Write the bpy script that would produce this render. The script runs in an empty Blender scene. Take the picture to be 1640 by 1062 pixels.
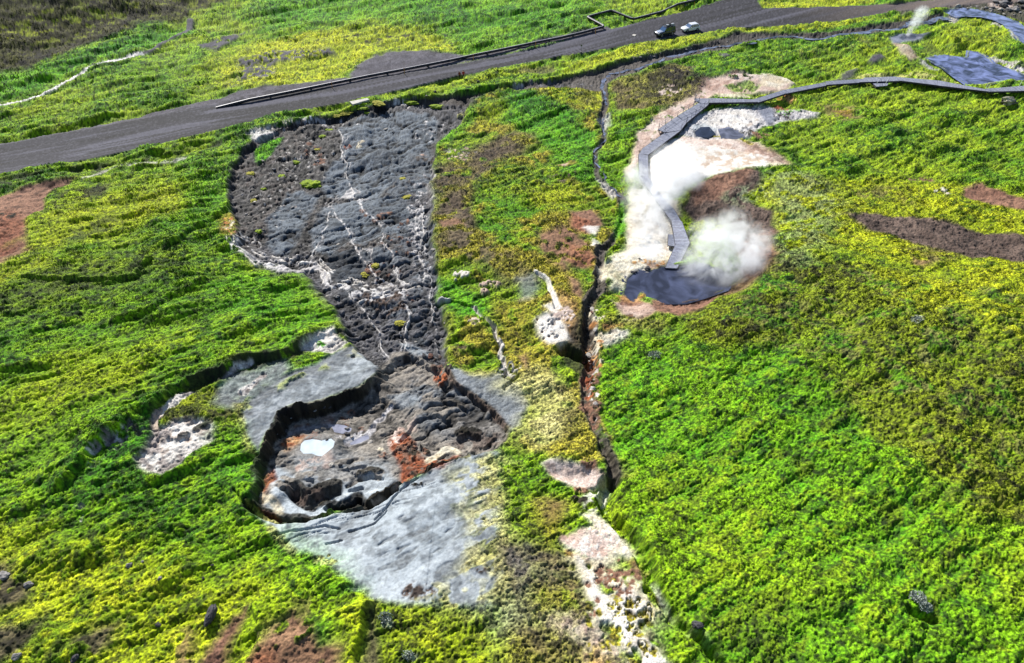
import bpy, bmesh, math, random
import numpy as np
from mathutils import Vector, Matrix
random.seed(7)
R = math.radians
scene = bpy.context.scene
COL = scene.collection
# ------------------------------------------------------------------ camera
PITCH = 44.0; CAMH = 60.0; FPX = 1093.0
cam = bpy.data.cameras.new('camera'); cam.lens = 36.0*FPX/1640.0; cam.sensor_width = 36.0
cam.clip_start = 0.5; cam.clip_end = 9000
camo = bpy.data.objects.new('camera', cam); COL.objects.link(camo)
camo.location = (0, 0, CAMH); camo.rotation_euler = (R(90-PITCH), 0, 0)
scene.camera = camo
# ------------------------------------------------------------------ sky and sun
SUN_EL = 34.0; SUN_AZ = -27.0           # azimuth from +Y, negative towards -X
w = bpy.data.worlds.new("World"); scene.world = w; w.use_nodes = True
nt = w.node_tree; bg = nt.nodes['Background']
sky = nt.nodes.new('ShaderNodeTexSky'); sky.sky_type = 'NISHITA'; sky.sun_disc = False
sky.sun_elevation = R(SUN_EL); sky.sun_rotation = R(SUN_AZ); sky.altitude = 300; sky.dust_density = 0.6
nt.links.new(sky.outputs[0], bg.inputs[0]); bg.inputs[1].default_value = 0.085
sl = bpy.data.lights.new('sun', 'SUN'); sl.energy = 5.0; sl.angle = R(0.5); sl.color = (1.0, 0.965, 0.90)
so = bpy.data.objects.new('sun', sl); COL.objects.link(so)
sd = Vector((math.sin(R(SUN_AZ))*math.cos(R(SUN_EL)), math.cos(R(SUN_AZ))*math.cos(R(SUN_EL)), math.sin(R(SUN_EL))))
so.rotation_euler = sd.to_track_quat('Z', 'Y').to_euler()
scene.view_settings.view_transform = 'Standard'; scene.view_settings.look = 'None'
scene.view_settings.exposure = 0.85; scene.view_settings.gamma = 1.0
scene.render.engine = 'CYCLES'; scene.cycles.volume_bounces = 6; scene.cycles.max_bounces = 12
scene.render.resolution_x = 1024; scene.render.resolution_y = 663

# ------------------------------------------------------------------ helpers
def lin(r, g, b, k=1.0):
    def f(c):
        c = c/255.0
        return c/12.92 if c <= .04045 else ((c+.055)/1.055)**2.4
    return np.array([f(r)/k, f(g)/k, f(b)/k], dtype=np.float32)
KE = 1.55                                  # photograph value -> surface albedo
def P(r, g, b): return np.minimum(lin(r, g, b, KE), 0.82)
def tag(o, label=None, cat=None, group=None, kind=None):
    if label: o['label'] = label
    if cat: o['category'] = cat
    if group: o['group'] = group
    if kind: o['kind'] = kind
    return o
def empty(name, loc, rz=0.0):
    o = bpy.data.objects.new(name, None); COL.objects.link(o); o.location = loc; o.rotation_euler = (0, 0, rz)
    o.empty_display_size = .3
    return o
CP, SP = math.cos(R(PITCH)), math.sin(R(PITCH))
def ray(u, v):
    u = np.asarray(u, dtype=np.float64); v = np.asarray(v, dtype=np.float64)
    a = (u-820)/FPX; b = -(v-531)/FPX
    return a, CP+b*SP, -SP+b*CP
_T = np.concatenate([np.arange(35, 120, .6), np.arange(120, 420, 1.2)])
def march(zf, u, v):
    """where the sight line of a photo pixel meets the terrain zf(x,y)"""
    dx, dy, dz = ray(u, v); dx = np.atleast_1d(dx); dy = np.atleast_1d(dy); dz = np.atleast_1d(dz)
    X = dx[:, None]*_T; Y = dy[:, None]*_T; Z = CAMH+dz[:, None]*_T
    below = Z < zf(X, Y)
    i = np.argmax(below, axis=1); i = np.where(below.any(axis=1), np.maximum(i, 1), len(_T)-1)
    lo = _T[i-1]; hi = _T[i]
    for _ in range(14):
        m = (lo+hi)/2; c = (CAMH+dz*m) < zf(dx*m, dy*m)
        hi = np.where(c, m, hi); lo = np.where(c, lo, m)
    t = hi
    return np.stack([dx*t, dy*t, CAMH+dz*t], axis=1)
# value noise
_rng = np.random.RandomState(11)
_TAB = _rng.rand(256, 256).astype(np.float32)
def vn(x, y, seed=0):
    x = x+seed*17.31; y = y-seed*9.17
    xi = np.floor(x); yi = np.floor(y)
    fx = (x-xi).astype(np.float32); fy = (y-yi).astype(np.float32)
    xi = xi.astype(np.int64); yi = yi.astype(np.int64)
    fx = fx*fx*(3-2*fx); fy = fy*fy*(3-2*fy)
    x0 = (xi+seed*7) & 255; x1 = (x0+1) & 255; y0 = (yi+seed*13) & 255; y1 = (y0+1) & 255
    a = _TAB[y0, x0]; b = _TAB[y0, x1]; c = _TAB[y1, x0]; d = _TAB[y1, x1]
    return (a+(b-a)*fx)*(1-fy)+(c+(d-c)*fx)*fy
def fbm(x, y, s, o=3, seed=0, g=.5):
    r = 0; a = 1; t = 0
    c, sn = .8, .6
    x = x/s; y = y/s
    for k in range(o):
        r = r+a*vn(x, y, seed+k); t += a; a *= g
        x, y = (c*x-sn*y)*2.03+3.1, (sn*x+c*y)*2.03-1.7
    return r/t
def ss(a, b, x):
    t = np.clip((x-a)/(b-a), 0, 1); return t*t*(3-2*t)
def nz(n, c=2.2):                          # noise stretched to use all of 0..1
    return np.clip((n-.5)*c+.5, 0, 1)

# ------------------------------------------------------------------ large land forms
def base(x, y):
    z = .11*12*np.logaddexp(0, (100-y)/12)
    d = (x+106)*-.795+(y-139)*.606
    z = z+.42*4*np.logaddexp(0, d/4)
    z = z+3.2*np.exp(-(((x-52)/26)**2+((y-62)/20)**2))
    z = z+2.2*np.exp(-(((x+62)/26)**2+((y-78)/18)**2))
    z = z-1.6*np.exp(-(((x-24)/12)**2+((y-78)/16)**2))
    z = z+.9*np.sin(x*.07+1.3)*np.sin(y*.09+.4)*ss(125, 95, y)
    z = z+12*ss(230, 700, y)
    return z
def unp(pts):
    p = np.array(pts, dtype=np.float64); q = march(base, p[:, 0], p[:, 1]); return q[:, :2]

# ------------------------------------------------------------------ the terrain grid: fine near, coarser with distance
def seq(a, b, f):
    r = [a]
    while r[-1] < b: r.append(r[-1]+f(r[-1]))
    return r
def frow(y):
    h = 56.0; return 0.80*(h*h+max(y, 8)**2)/h/FPX*1.60
ys = seq(14, 190, frow)
yb = []; y = 14; st = frow(14)
while y > -60: st *= 1.06; y -= st; yb.append(y)
yf = []; y = ys[-1]; st = frow(190)
while y < 6000: st *= 1.05; y += st; yf.append(y)
ys = np.array(yb[::-1]+ys+yf)
us = list(np.linspace(-1.05, 1.05, 1500)); st = us[1]-us[0]; e = []; u_ = 1.05
while u_ < 9: st *= 1.07; u_ += st; e.append(u_)
us = np.array([-q for q in e[::-1]]+us+e)
def Wf(y): return .75*(CP*np.maximum(y, 8)+CAMH*SP*.97)
NR, NC = len(ys), len(us)
GX = (us[None, :]*Wf(ys)[:, None]); GY = np.repeat(ys[:, None], NC, axis=1)
X = GX.ravel(); Y = GY.ravel(); N = X.size
print('grid', NR, NC, N)
Z = base(X, Y).astype(np.float64)
def lookup(A):
    A = A.reshape(NR, NC)
    def f(x, y):
        x = np.asarray(x, dtype=np.float64); y = np.asarray(y, dtype=np.float64)
        sh = x.shape; x = x.ravel(); y = y.ravel()
        r = np.clip(np.searchsorted(ys, y)-1, 0, NR-2); ty = np.clip((y-ys[r])/(ys[r+1]-ys[r]), 0, 1)
        u = x/Wf(y); c = np.clip(np.searchsorted(us, u)-1, 0, NC-2); tx = np.clip((u-us[c])/(us[c+1]-us[c]), 0, 1)
        a = A[r, c]*(1-tx)+A[r, c+1]*tx; b = A[r+1, c]*(1-tx)+A[r+1, c+1]*tx
        return (a*(1-ty)+b*ty).reshape(sh)
    return f
# warp fields used to roughen every outline
WX = (fbm(X, Y, 3.2, 4, 21, .55)-.5)*2; WY = (fbm(X, Y, 3.2, 4, 31, .55)-.5)*2
def bbox(P2, pad):
    a = P2.min(0)-pad; b = P2.max(0)+pad
    return np.nonzero((X > a[0]) & (X < b[0]) & (Y > a[1]) & (Y < b[1]))[0]
def segd(px, py, P2, closed):
    n = len(P2); best = np.full(px.shape, 1e9); tt = np.zeros(px.shape); side = np.zeros(px.shape); inside = np.zeros(px.shape, bool)
    for i in range(n if closed else n-1):
        ax, ay = P2[i]; bx, by = P2[(i+1) % n]; ex, ey = bx-ax, by-ay; L2 = ex*ex+ey*ey+1e-9
        t = np.clip(((px-ax)*ex+(py-ay)*ey)/L2, 0, 1)
        d = (px-ax-t*ex)**2+(py-ay-t*ey)**2
        m = d < best; best = np.where(m, d, best)
        if not closed:
            tt = np.where(m, (i+t)/(n-1), tt); side = np.where(m, np.sign(ex*(py-ay)-ey*(px-ax)), side)
        else:
            if ay != by:
                c = ((ay > py) != (by > py)) & (px < ex*(py-ay)/(by-ay)+ax); inside ^= c
    d = np.sqrt(best)
    if closed: return np.where(inside, d, -d)
    return d, tt, side
def polysd(pts, pad, warp, world=None):
    P2 = unp(pts) if world is None else world
    s = bbox(P2, pad+warp); px = X[s]+WX[s]*warp; py = Y[s]+WY[s]*warp
    return s, segd(px, py, P2, True)
def linesd(pts, pad, warp, world=None):
    P2 = unp(pts) if world is None else world
    s = bbox(P2, pad+warp); px = X[s]+WX[s]*warp; py = Y[s]+WY[s]*warp
    return (s,)+segd(px, py, P2, False)

# ------------------------------------------------------------------ height features (metres)
def sink(pts, depth, edge=.5, warp=.4):               # a hollow with steep sides
    s, d = polysd(pts, 2, warp); Z[s] -= depth*ss(-edge*.3, edge, d)
def rise(pts, h, edge=4, warp=.8):
    s, d = polysd(pts, edge, warp); Z[s] += h*ss(-edge*.5, edge, d)
def gully(pts, depth, width, warp=.5, wall=.35):      # depth may change along the line
    mw = max(width) if hasattr(width, "__len__") else width
    s, d, t, sdn = linesd(pts, mw*1.4+1, warp)
    dep = np.interp(t, np.linspace(0, 1, len(depth)), depth) if hasattr(depth, '__len__') else depth
    wd = np.interp(t, np.linspace(0, 1, len(width)), width) if hasattr(width, '__len__') else width
    Z[s] -= dep*ss(wd*.5, wd*.5*(1-wall*2), d)
def scarp(pts, h, reach=8, warp=.6, left=True, wall=.5):   # ground stands h higher on one side of the line
    s, d, t, sdn = linesd(pts, reach*2.2, warp)
    sg = d*sdn*(1 if left else -1)
    fade = np.minimum(ss(0, .12, t), ss(1, .88, t))
    Z[s] += h*fade*ss(-wall*.5, wall*.5, sg)*np.exp(-np.maximum(sg, 0)/reach)
# --- bed of the landslide (lies lower than the grass on both banks)
SLIDE = [(425,215),(385,240),(362,288),(366,330),(385,365),(372,392),(400,408),(455,420),(492,442),(520,470),(545,512),(555,545),(590,575),(610,600),(640,615),(700,600),(712,575),(716,540),(710,500),(702,460),(697,420),(692,370),(690,320),(692,270),(700,230),(728,208),(750,185),(752,158),(720,150),(660,152),(620,160),(560,176),(500,188),(460,200)]
sink(SLIDE, .9, .8, .9)
# --- the collapsed mud pit
PIT = [(612,592),(592,612),(560,624),(530,636),(500,646),(470,652),(450,664),(440,688),(430,706),(414,738),(409,760),(405,790),(414,815),(440,829),(480,833),(520,822),(560,808),(600,795),(630,780),(660,763),(690,746),(720,735),(760,726),(800,716),(817,700),(812,680),(790,655),(760,630),(730,608),(712,590),(660,560),(630,560)]
PITW = unp(PIT)
s, d = polysd(None, 3, .6, PITW); d = d+(fbm(X[s], Y[s], .9, 3, 57)-.5)*1.1*ss(3, 0, np.abs(d))
cx, cy = unp([(470,740)])[0]
far = np.hypot((X[s]-cx)/17, (Y[s]-cy)/11)
ysn = unp([(520,828)])[0][1]; yno = unp([(520,640)])[0][1]; kk = np.clip((Y[s]-ysn)/(yno-ysn), 0, 1); wk = ss(cx+6, cx-8, X[s])
Z[s] -= ss(-.05, .6, d)*(.25+1.45*np.maximum(kk, wk*.2)*ss(1.3, .6, far)*ss(0, .3, np.maximum(kk, wk*.5))+.35)
# cracks and slumped blocks inside the rim
PCR = [([(471,781),(486,794),(500,798),(515,788),(533,778)], .9, 2.0), ([(524,804),(538,810),(552,807),(565,801),(571,792)], .8, .9), ([(575,798),(591,806),(606,800),(617,794),(631,783)], .8, .8),
       ([(486,832),(505,828),(524,823),(536,817),(562,815),(591,808),(612,797),(632,783)], .6, .55), ([(576,757),(594,752),(609,756)], .5, .8), ([(559,777),(577,772)], .4, .6), ([(492,759),(499,758),(500,762)], .35, .5),
       ([(398,812),(418,820),(445,827),(468,831),(486,830)], .9, 1.2), ([(452,778),(462,781),(474,783)], .4, .7), ([(540,740),(580,735)], .2, .6), ([(455,765),(470,770)], .3, .6), ([(700,735),(640,775),(600,798)], .3, .4),
       ([(640,690),(665,662),(700,655),(720,668)], .35, .6), ([(690,640),(720,636),(745,645)], .4, .6), ([(735,690),(752,686),(765,690)], .5, 1.0)]
for c_, dp, wd in PCR: gully(c_, dp, wd, .35)
rise([(425,766),(450,756),(470,770),(455,795),(430,800),(418,785)], .5, .9, .5); rise([(535,790),(560,780),(570,788),(545,803)], .35, .6, .3); rise([(580,780),(615,772),(625,782),(595,800)], .35, .6, .3)
# cracks in the slab
for c in ([(640,775),(690,750),(730,733)], [(600,830),(615,815),(640,785),(668,765)], [(440,855),(480,850),(520,842),(545,846)], [(560,850),(600,838),(620,815)], [(375,792),(385,808),(398,812)],
          [(520,872),(548,866)], [(712,590),(730,612),(760,635),(790,658),(815,690)]):
    gully(c, .3, .26, .25)
for k in range(14):
    x0 = 455+k*14; y0 = 872-k*6+random.uniform(-12, 12)
    gully([(x0, y0), (x0+30, y0-10+random.uniform(-4, 4)), (x0+58, y0-16)], .12, .16, .3)
# --- gully with the right-hand stream
GUL = [(962,118),(968,150),(966,185),(968,215),(955,240),(955,275),(968,298),(998,315),(1000,345),(985,375),(962,400),(958,440),(962,465),(940,490),(942,540),(945,585),(938,620),(945,660),(955,690),(975,735),(980,765)]
gully(GUL, [.2,.25,.3,.3,.3,.25,.25,.3,.4,.4,.5,.6,.7,.8,1.3,1.0,.5,.5,.6,.7,.7], [1.4,1.2,1.1,1.0,.9,1.0,1.3,1.2,1.0,1.0,1.2,1.6,1.7,1.8,2.4,2.0,1.2,1.0,1.0,1.2,1.3], .8)
gully([(905,555),(925,562),(942,570)], 1.6, 2.4, .5)
gully([(975,770),(968,800),(975,822),(1005,852),(1030,880),(1045,912),(1062,945),(1085,985),(1120,1020),(1150,1055),(1175,1085)], [1.4,1.8,1.2,1.2,1.3,1.5,1.0,.9,.9,.9,.9], [2.4,2,1.6,1.8,2,1.8,1.2,1.2,1.2,1.2,1.2], .5)
scarp([(1000,560),(990,640),(985,720),(990,790),(1030,870),(1060,930),(1130,1010),(1180,1080)], .25, 9, .8, True, 1.8)
sink([(900,738),(950,742),(973,760),(978,790),(955,800),(925,785),(885,762),(868,742)], 1.0, 1.6, .5)
# --- small rills in the heath
for c, dd, ww in (([(757,485),(775,505),(795,525),(800,548),(800,570),(812,585),(808,600)], .5, .6), ([(860,435),(875,452),(884,475),(890,492)], .4, .7),
                  ([(702,475),(725,474),(755,482)], .5, .6), ([(830,600),(810,620)], .4, .8)):
    gully(c, dd, ww, .5)
# --- brook beside the road
BROOK = [(700,150),(740,153),(780,153),(800,144),(840,132),(880,126),(920,119),(960,108),(1010,94),(1060,82),(1120,70),(1180,54),(1240,51),(1300,55),(1350,51),(1400,41),(1450,31),(1512,22),(1512,31),(1470,42),(1430,50),(1380,57),(1310,63),(1250,63),(1200,70),(1120,88),(1060,102),(1010,120),(978,128),(962,146),(930,146),(860,142),(800,143),(760,160)]
sink(BROOK, .45, 1.4, .9)
scarp([(1190,60),(1100,78),(1010,96),(940,115),(880,126),(820,140),(760,152),(700,152),(640,158)], .65, 3.5, .8, False, .8)
gully([(570,172),(480,196),(400,215),(300,240),(180,262),(60,280),(-60,296)], [.4,.5,.4,.5,.5,.6,.4], 3.0, 1.2)
# --- left hillside: dark scarp and folds
scarp([(560,520),(500,545),(440,572),(390,583),(350,600),(290,632),(245,672),(195,690),(150,735),(120,770),(90,800)], 1.15, 6, 1.5, False, .9)
scarp([(372,300),(362,330),(330,358),(310,372),(290,390),(255,410)], .7, 5, .5, False, .4)
scarp([(250,420),(235,432),(220,448),(170,452),(120,450),(0,448)], .6, 6, .7, False, .5)
scarp([(340,445),(290,470),(240,500),(170,520)], .6, 6, .8, False, .8)
scarp([(0,690),(120,640),(215,610)], .5, 7, 1, False, 1.2)
rise([(320,650),(350,690),(400,720),(405,790),(380,810),(300,780),(250,770),(340,700)], .7, 3, .8)
sink([(-40,300),(60,292),(130,285),(100,300),(70,330),(35,360),(40,400),(-40,430)], 1.0, 2.5, 1)
gully([(1000,570),(1050,670),(1120,760),(1200,870),(1260,1000)], .7, 6, 1.5, .9); gully([(1270,560),(1330,640),(1420,720)], .35, 5, 1.5, .9); gully([(60,600),(200,560),(330,500)], .4, 5, 1.5, .9); gully([(330,760),(250,830),(150,900),(60,930)], .5, 5, 1.5, .9)
# --- foreground folds
scarp([(600,960),(575,985),(570,1040),(580,1090)], .8, 5, .7, False, .5)
scarp([(400,975),(420,1000),(415,1040),(390,1090)], .7, 5, .7, True, .4)
# --- hot spring basin and crater slope on the right
rise([(1100,300),(1180,270),(1260,265),(1340,300),(1330,400),(1250,470),(1160,500),(1210,440),(1215,400),(1180,350),(1120,340)], 1.5, 9, .9)
scarp([(1490,60),(1520,70),(1530,82),(1500,90),(1465,84),(1440,72)], 1.6, 5, .8, True, 2.2)
sink([(1440,60),(1450,55),(1470,53),(1482,58),(1465,63),(1448,64)], .6, 1, .5)
scarp([(1230,640),(1290,590),(1200,560)], .1, 4, 1)
scarp([(1270,560),(1310,590),(1370,650),(1430,700),(1480,760),(1560,800),(1640,840)], .9, 8, 1.5, False, 3)
sink([(1455,968),(1475,975),(1500,985),(1520,995),(1490,998),(1460,985)], .8, .6, .5)
sink([(1580,800),(1600,795),(1625,815),(1600,820)], .7, .7, .5)
sink([(1413,590),(1438,590),(1442,620),(1425,632),(1412,612)], .45, 1.1, .4)
# --- standing water: level ground round it, a hollow under it
DAMP = np.ones(N, np.float32)
POOLS = []
def pool(name, pts, col, dep=.5, band=5, edge=.7, warp=.5, rough=.08, label=None, lower=.15):
    W2 = unp(pts); lv = float(np.median(base(W2[:, 0], W2[:, 1])))-lower
    s, d = polysd(None, band+1, warp, W2)
    k = ss(-band, -.2, d); Z[s] = Z[s]*(1-k)+(lv+.12)*k-(dep+.12)*ss(-.15, edge, d)
    DAMP[s] = np.minimum(DAMP[s], 1-.85*ss(-1.0, .2, d))
    POOLS.append((name, W2, lv, col, rough, label, warp))
pool('hot_spring', [(1004,440),(1020,432),(1045,436),(1060,428),(1082,428),(1110,424),(1150,428),(1178,436),(1165,450),(1130,462),(1098,471),(1062,472),(1045,466),(1030,458),(1015,470),(1002,462)], (78,84,108), 1.3, 3.5, 1.2, .35, .1, 'steaming dark blue hot spring pool under the end of the boardwalk', .9)
pool('hot_spring', [(1113,210),(1122,205),(1133,204),(1141,212),(1132,217),(1118,216)], (46,52,70), .5, 2, .5, .3, .1, 'small dark hot spring beside the boardwalk, nearest the white pan')
pool('hot_spring', [(1155,208),(1168,205),(1182,210),(1190,218),(1178,222),(1160,220)], (120,122,140), .5, 2, .5, .3, .1, 'round lavender hot spring with a dark rim below the pale mud')
pool('pond', [(1484,93),(1500,89),(1514,88),(1532,91),(1551,92),(1552,81),(1565,83),(1578,88),(1586,95),(1592,101),(1610,108),(1640,118),(1680,130),(1680,136),(1640,128),(1612,127),(1590,131),(1570,134),(1548,134),(1532,123),(1512,108)], (98,106,142), .5, 5, 1, .6, .06, 'blue pond with a notched bank above the boardwalk at the right')
pool('river', [(1514,20),(1524,14),(1540,12.5),(1560,14),(1585,19),(1610,27),(1628,34),(1640,44),(1650,58),(1700,84),(1700,98),(1655,84),(1634,66),(1622,50),(1610,38),(1592,30),(1570,25),(1545,24),(1530,26)], (104,112,146), .5, 5, 1, .6, .08, 'blue river bending round the green tongue of land at the top right')
# --- the road: a flat bed
RT = [(-160,262),(-60,245),(0,232),(100,213),(200,195),(300,175),(400,159),(530,140),(650,117),(760,97),(860,77),(950,54),(1020,36),(1100,17),(1160,0),(1200,-16),(1250,-30),(1236,-14),(1213,2),(1222,13),(1297,11),(1360,9),(1425,7),(1502,-1),(1640,-9),(1800,-22)]
RB = [(1800,2),(1640,3),(1570,6),(1502,12),(1425,20),(1374,29),(1297,41),(1220,43),(1184,45),(1120,54),(1075,61),(1030,68),(979,78),(900,90),(820,106),(740,121),(669,137),(553,164),(446,184),(400,197),(300,222),(200,243),(100,262),(0,279),(-60,289),(-160,305)]
ROAD = RT+RB
roadw = unp(ROAD)
s, d = polysd(None, 6, .35, roadw)
k = ss(-2.5, .3, d)
Zs = Z[s]; Z[s] = Zs*(1-k)+(base(X[s], Y[s])+.05)*k
ROADM = np.zeros(N, np.float32); ROADM[s] = ss(-.15, .15, d)
print('features done')
zfeat = lookup(Z)
def unp(pts):                                   # from here on outlines land on the shaped ground
    p = np.array(pts, dtype=np.float64); return march(zfeat, p[:, 0], p[:, 1])[:, :2]
# ------------------------------------------------------------------ noise fields
nA = nz(fbm(X, Y, 14, 3, 1), 2.4); nB = nz(fbm(X, Y, 5, 3, 2), 2.4); nC = nz(fbm(X, Y, 1.8, 3, 3), 2.4)
nD = nz(fbm(X, Y, .7, 2, 4), 2.0); nE = nz(fbm(X, Y, .28, 2, 5), 1.9)
ca, sa = math.cos(R(32)), math.sin(R(32))
XR = (X*ca+Y*sa)/3.6; YR = -X*sa+Y*ca
nS = nz(fbm(XR+WX*.4, YR+WY*.3, .9, 4, 6, .6), 2.6)             # wind-combed grass
nS2 = nz(fbm(XR*.6+WX*.3, YR+WY*.5, 2.6, 3, 7, .6), 2.4)
def ridge(s, seed, w=.6):
    n = fbm(X+WX*w, Y+WY*w, s, 3, seed, .5); return 1-np.abs(2*nz(n, 2.2)-1)
rA = ridge(3.2, 41, 1.2); rB = ridge(1.3, 42, .9); rC = ridge(.6, 43, .3)
fa = nz(fbm(XR*1.6+WX*1.0, YR+WY*1.1, 2.4, 3, 61, .5), 2.2); fA = 1-np.abs(2*fa-1)
fb = nz(fbm(XR*2.2+WX*.8, YR+WY*.8, 1.0, 3, 62, .5), 2.2); fB = 1-np.abs(2*fb-1)
fc = nz(fbm(XR*2.0+WX*1.3, YR*1.1+WY*1.4, 1.7, 3, 64, .5), 2.2); CRK = np.clip(1-np.abs(2*fc-1), 0, 1)**9; fc = nz(fbm(XR*1.7+WX*1.0, YR+WY*1.2, .8, 2, 65), 2.2); CRK = np.maximum(CRK, .8*np.clip(1-np.abs(2*fc-1), 0, 1)**7)
nF = nz(fbm(X, Y, .15, 2, 66), 2.6)
MC = np.zeros(N, np.float32)
MICRO = {'moss': .65, 'mud': .3, 'dmud': .3, 'rubble': .5, 'drubble': .6, 'pitmud': .3, 'slab': .13, 'slabd': .2, 'white': .12, 'cream': .2, 'pink': .2, 'chalk': .3, 'silt': .3, 'gravel': .3, 'wetgrey': .1, 'orange': .45, 'red': .4, 'brown': .3, 'dbrown': .45, 'dark': .4, 'bank': .5}
def groove(s): return 1-np.clip(fA[s]**3*.75+fB[s]**3*.5, 0, 1)+(nC[s]-.5)*.25
C = np.zeros((N, 4), np.float32)
# relief channels: 0 grass, 1 moss hummocks, 2 ropey mud, 3 rubble, 4 combed, 5 gentle
RW = np.zeros((N, 6), np.float32)
def mx(a, b, t): return a+(b-a)*t[:, None]
def mk(cols, rel, rough=.9, sp=(0, 0, 0), spa=0.0, cover=None):
    A, B = P(*cols[0]), P(*cols[1]); D = P(*cols[2]) if len(cols) > 2 else None; S = P(*sp)
    def f(s):
        t = nC[s]*.55+nB[s]*.45 if cover is None else cover(s)
        c = mx(A, B, ss(.2, .8, t))
        if D is not None: c = mx(c, D, ss(.55, .8, nD[s]*.45+nA[s]*.35+nS2[s]*.2))
        if spa: c = mx(c, S, spa*ss(.55, .85, nE[s]*.65+nD[s]*.35))
        return c
    return f, np.array(rel, np.float32), rough
def streaky(s): return nS[s]*.5+nC[s]*.25+nS2[s]*.25
M = {
 'grass':  mk([(102,152,6),(150,184,12),(76,126,4)], (.8,.35,0,0,1.2,1), .95, (20,40,2), .7, streaky),
 'bright': mk([(80,156,8),(122,186,16),(60,128,6)], (.7,.2,0,0,1.2,1), .95, (14,50,2), .65, streaky),
 'vivid':  mk([(84,148,6),(130,180,12),(64,118,4)], (.6,.7,0,0,.5,1), .95, (12,40,2), .8),
 'olive':  mk([(100,124,10),(142,158,26),(98,102,38)], (.6,1.1,0,0,.6,1), .95, (20,26,4), .85),
 'moss':   mk([(166,182,10),(202,208,32),(126,154,8)], (.3,1.0,0,0,.8,1), .95, (52,58,6), .7),
 'straw':  mk([(200,194,116),(222,216,150),(156,162,58)], (.8,.3,0,0,.9,1), .95, (96,90,42), .6),
 'dry':    mk([(160,148,44),(186,178,56),(122,136,34)], (.6,.6,0,0,.8,1), .95, (62,50,20), .7),
 'heath':  mk([(122,106,70),(150,146,58),(104,88,74)], (.4,1.0,0,.4,.5,1), .95, (36,32,26), .75),
 'dheath': mk([(42,36,30),(88,88,30),(32,28,24)], (.2,1.1,0,.5,.3,1), .95, (30,26,20), .6, streaky),
 'brown':  mk([(134,96,78),(156,116,94),(104,72,56)], (0,.2,0,.5,.1,1), .95, (70,46,36), .5),
 'dbrown': mk([(86,70,62),(112,94,84),(66,52,46)], (0,.4,0,.7,.1,1), .95, (36,28,24), .7),
 'red':    mk([(146,74,42),(176,100,62),(108,56,36)], (0,.3,0,.8,0,.6), .95, (90,40,22), .6),
 'orange': mk([(206,136,70),(226,176,110),(186,104,50)], (0,.3,0,.3,0,.6), .9, (110,60,30), .4),
 'gravel': mk([(86,83,92),(106,103,112),(70,67,74)], (0,.05,0,.15,.1,.3), .95, (64,60,66), .6),
 'rubble': mk([(36,36,38),(104,103,107),(76,72,72)], (0,.1,.8,.5,0,1), .9, (148,146,150), .4, lambda s: groove(s)*.5+nD[s]*.5),
 'drubble':mk([(24,23,25),(74,71,72),(58,46,42)], (0,.2,.5,.9,0,1), .8, (140,136,132), .45, lambda s: groove(s)*.3+nD[s]*.7-.1),
 'mud':    mk([(32,35,40),(114,123,133),(86,94,103)], (0,0,.8,.2,0,1), .85, (124,132,140), .3, groove),
 'dmud':   mk([(26,29,34),(60,68,78),(44,50,58)], (0,0,.8,.3,0,1), .85, (84,90,98), .3, groove),
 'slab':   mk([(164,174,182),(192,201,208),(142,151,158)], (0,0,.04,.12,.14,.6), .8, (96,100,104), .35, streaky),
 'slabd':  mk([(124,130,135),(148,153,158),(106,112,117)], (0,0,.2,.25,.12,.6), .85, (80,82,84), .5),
 'pitmud': mk([(66,62,57),(150,142,132),(120,115,108)], (0,0,.6,.3,0,1), .85, (140,130,120), .25, groove),
 'white':  mk([(226,219,209),(244,240,234),(206,184,164)], (0,0,.05,.12,0,.4), .8, (196,180,160), .3),
 'cream':  mk([(226,212,180),(240,232,210),(206,186,150)], (0,.1,.1,.3,0,.6), .85, (150,130,96), .45),
 'pink':   mk([(210,182,166),(228,208,196),(186,152,136)], (0,0,.1,.2,0,.5), .8, (150,116,100), .4),
 'chalk':  mk([(196,190,184),(222,216,210),(160,150,146)], (0,.1,.4,.8,0,.8), .8, (112,100,96), .6),
 'silt':   mk([(180,176,178),(212,208,208),(150,146,148)], (0,0,.4,.7,0,.5), .6, (90,86,88), .5),
 'frost':  mk([(160,172,130),(180,190,150),(136,150,96)], (.3,1.0,0,.3,0,1), .9, (92,94,76), .6),
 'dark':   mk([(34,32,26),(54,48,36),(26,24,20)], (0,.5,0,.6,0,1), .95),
 'wetgrey':mk([(120,124,140),(150,152,168),(98,102,118)], (0,0,.05,.1,0,.2), .35),
 'bank':   mk([(62,56,52),(88,80,74),(46,40,36)], (0,.2,.2,.9,0,.8), .85, (40,34,30), .7),
}
# start: everything is grass
allv = np.arange(N)
f, rel, rg = M['grass']; C[:, :3] = f(allv); C[:, 3] = rg; RW[:] = rel; MC[:] = .75
def blend(name, s, m):
    k = m > .003; s = s[k]; m = m[k].astype(np.float32)
    if not len(s): return
    f, rel, rg = M[name]
    C[s, :3] += (f(s)-C[s, :3])*m[:, None]; C[s, 3] += (rg-C[s, 3])*m
    RW[s] += (rel-RW[s])*m[:, None]; MC[s] += (MICRO.get(name, .75)-MC[s])*m
def brk(s, c, kind='D'):                           # c = share that stays covered
    n = {'D': nD[s]*.6+nC[s]*.4, 'C': nC[s]*.7+nD[s]*.3, 'E': nE[s]*.5+nD[s]*.5, 'S': nS[s]*.6+nC[s]*.4, 'B': nB[s]*.6+nC[s]*.4}[kind]
    return ss(-.08, .08, c-.0-n)
def pa(name, pts, soft=.5, warp=.7, op=1.0, c=None, kind='D'):
    s, d = polysd(pts, soft+.3, warp); m = ss(-soft, soft, d)*op
    if c is not None:
        ed = ss(0, 3, d)*0+1
        m = m*brk(s, c*ed, kind)
    blend(name, s, m)
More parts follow.
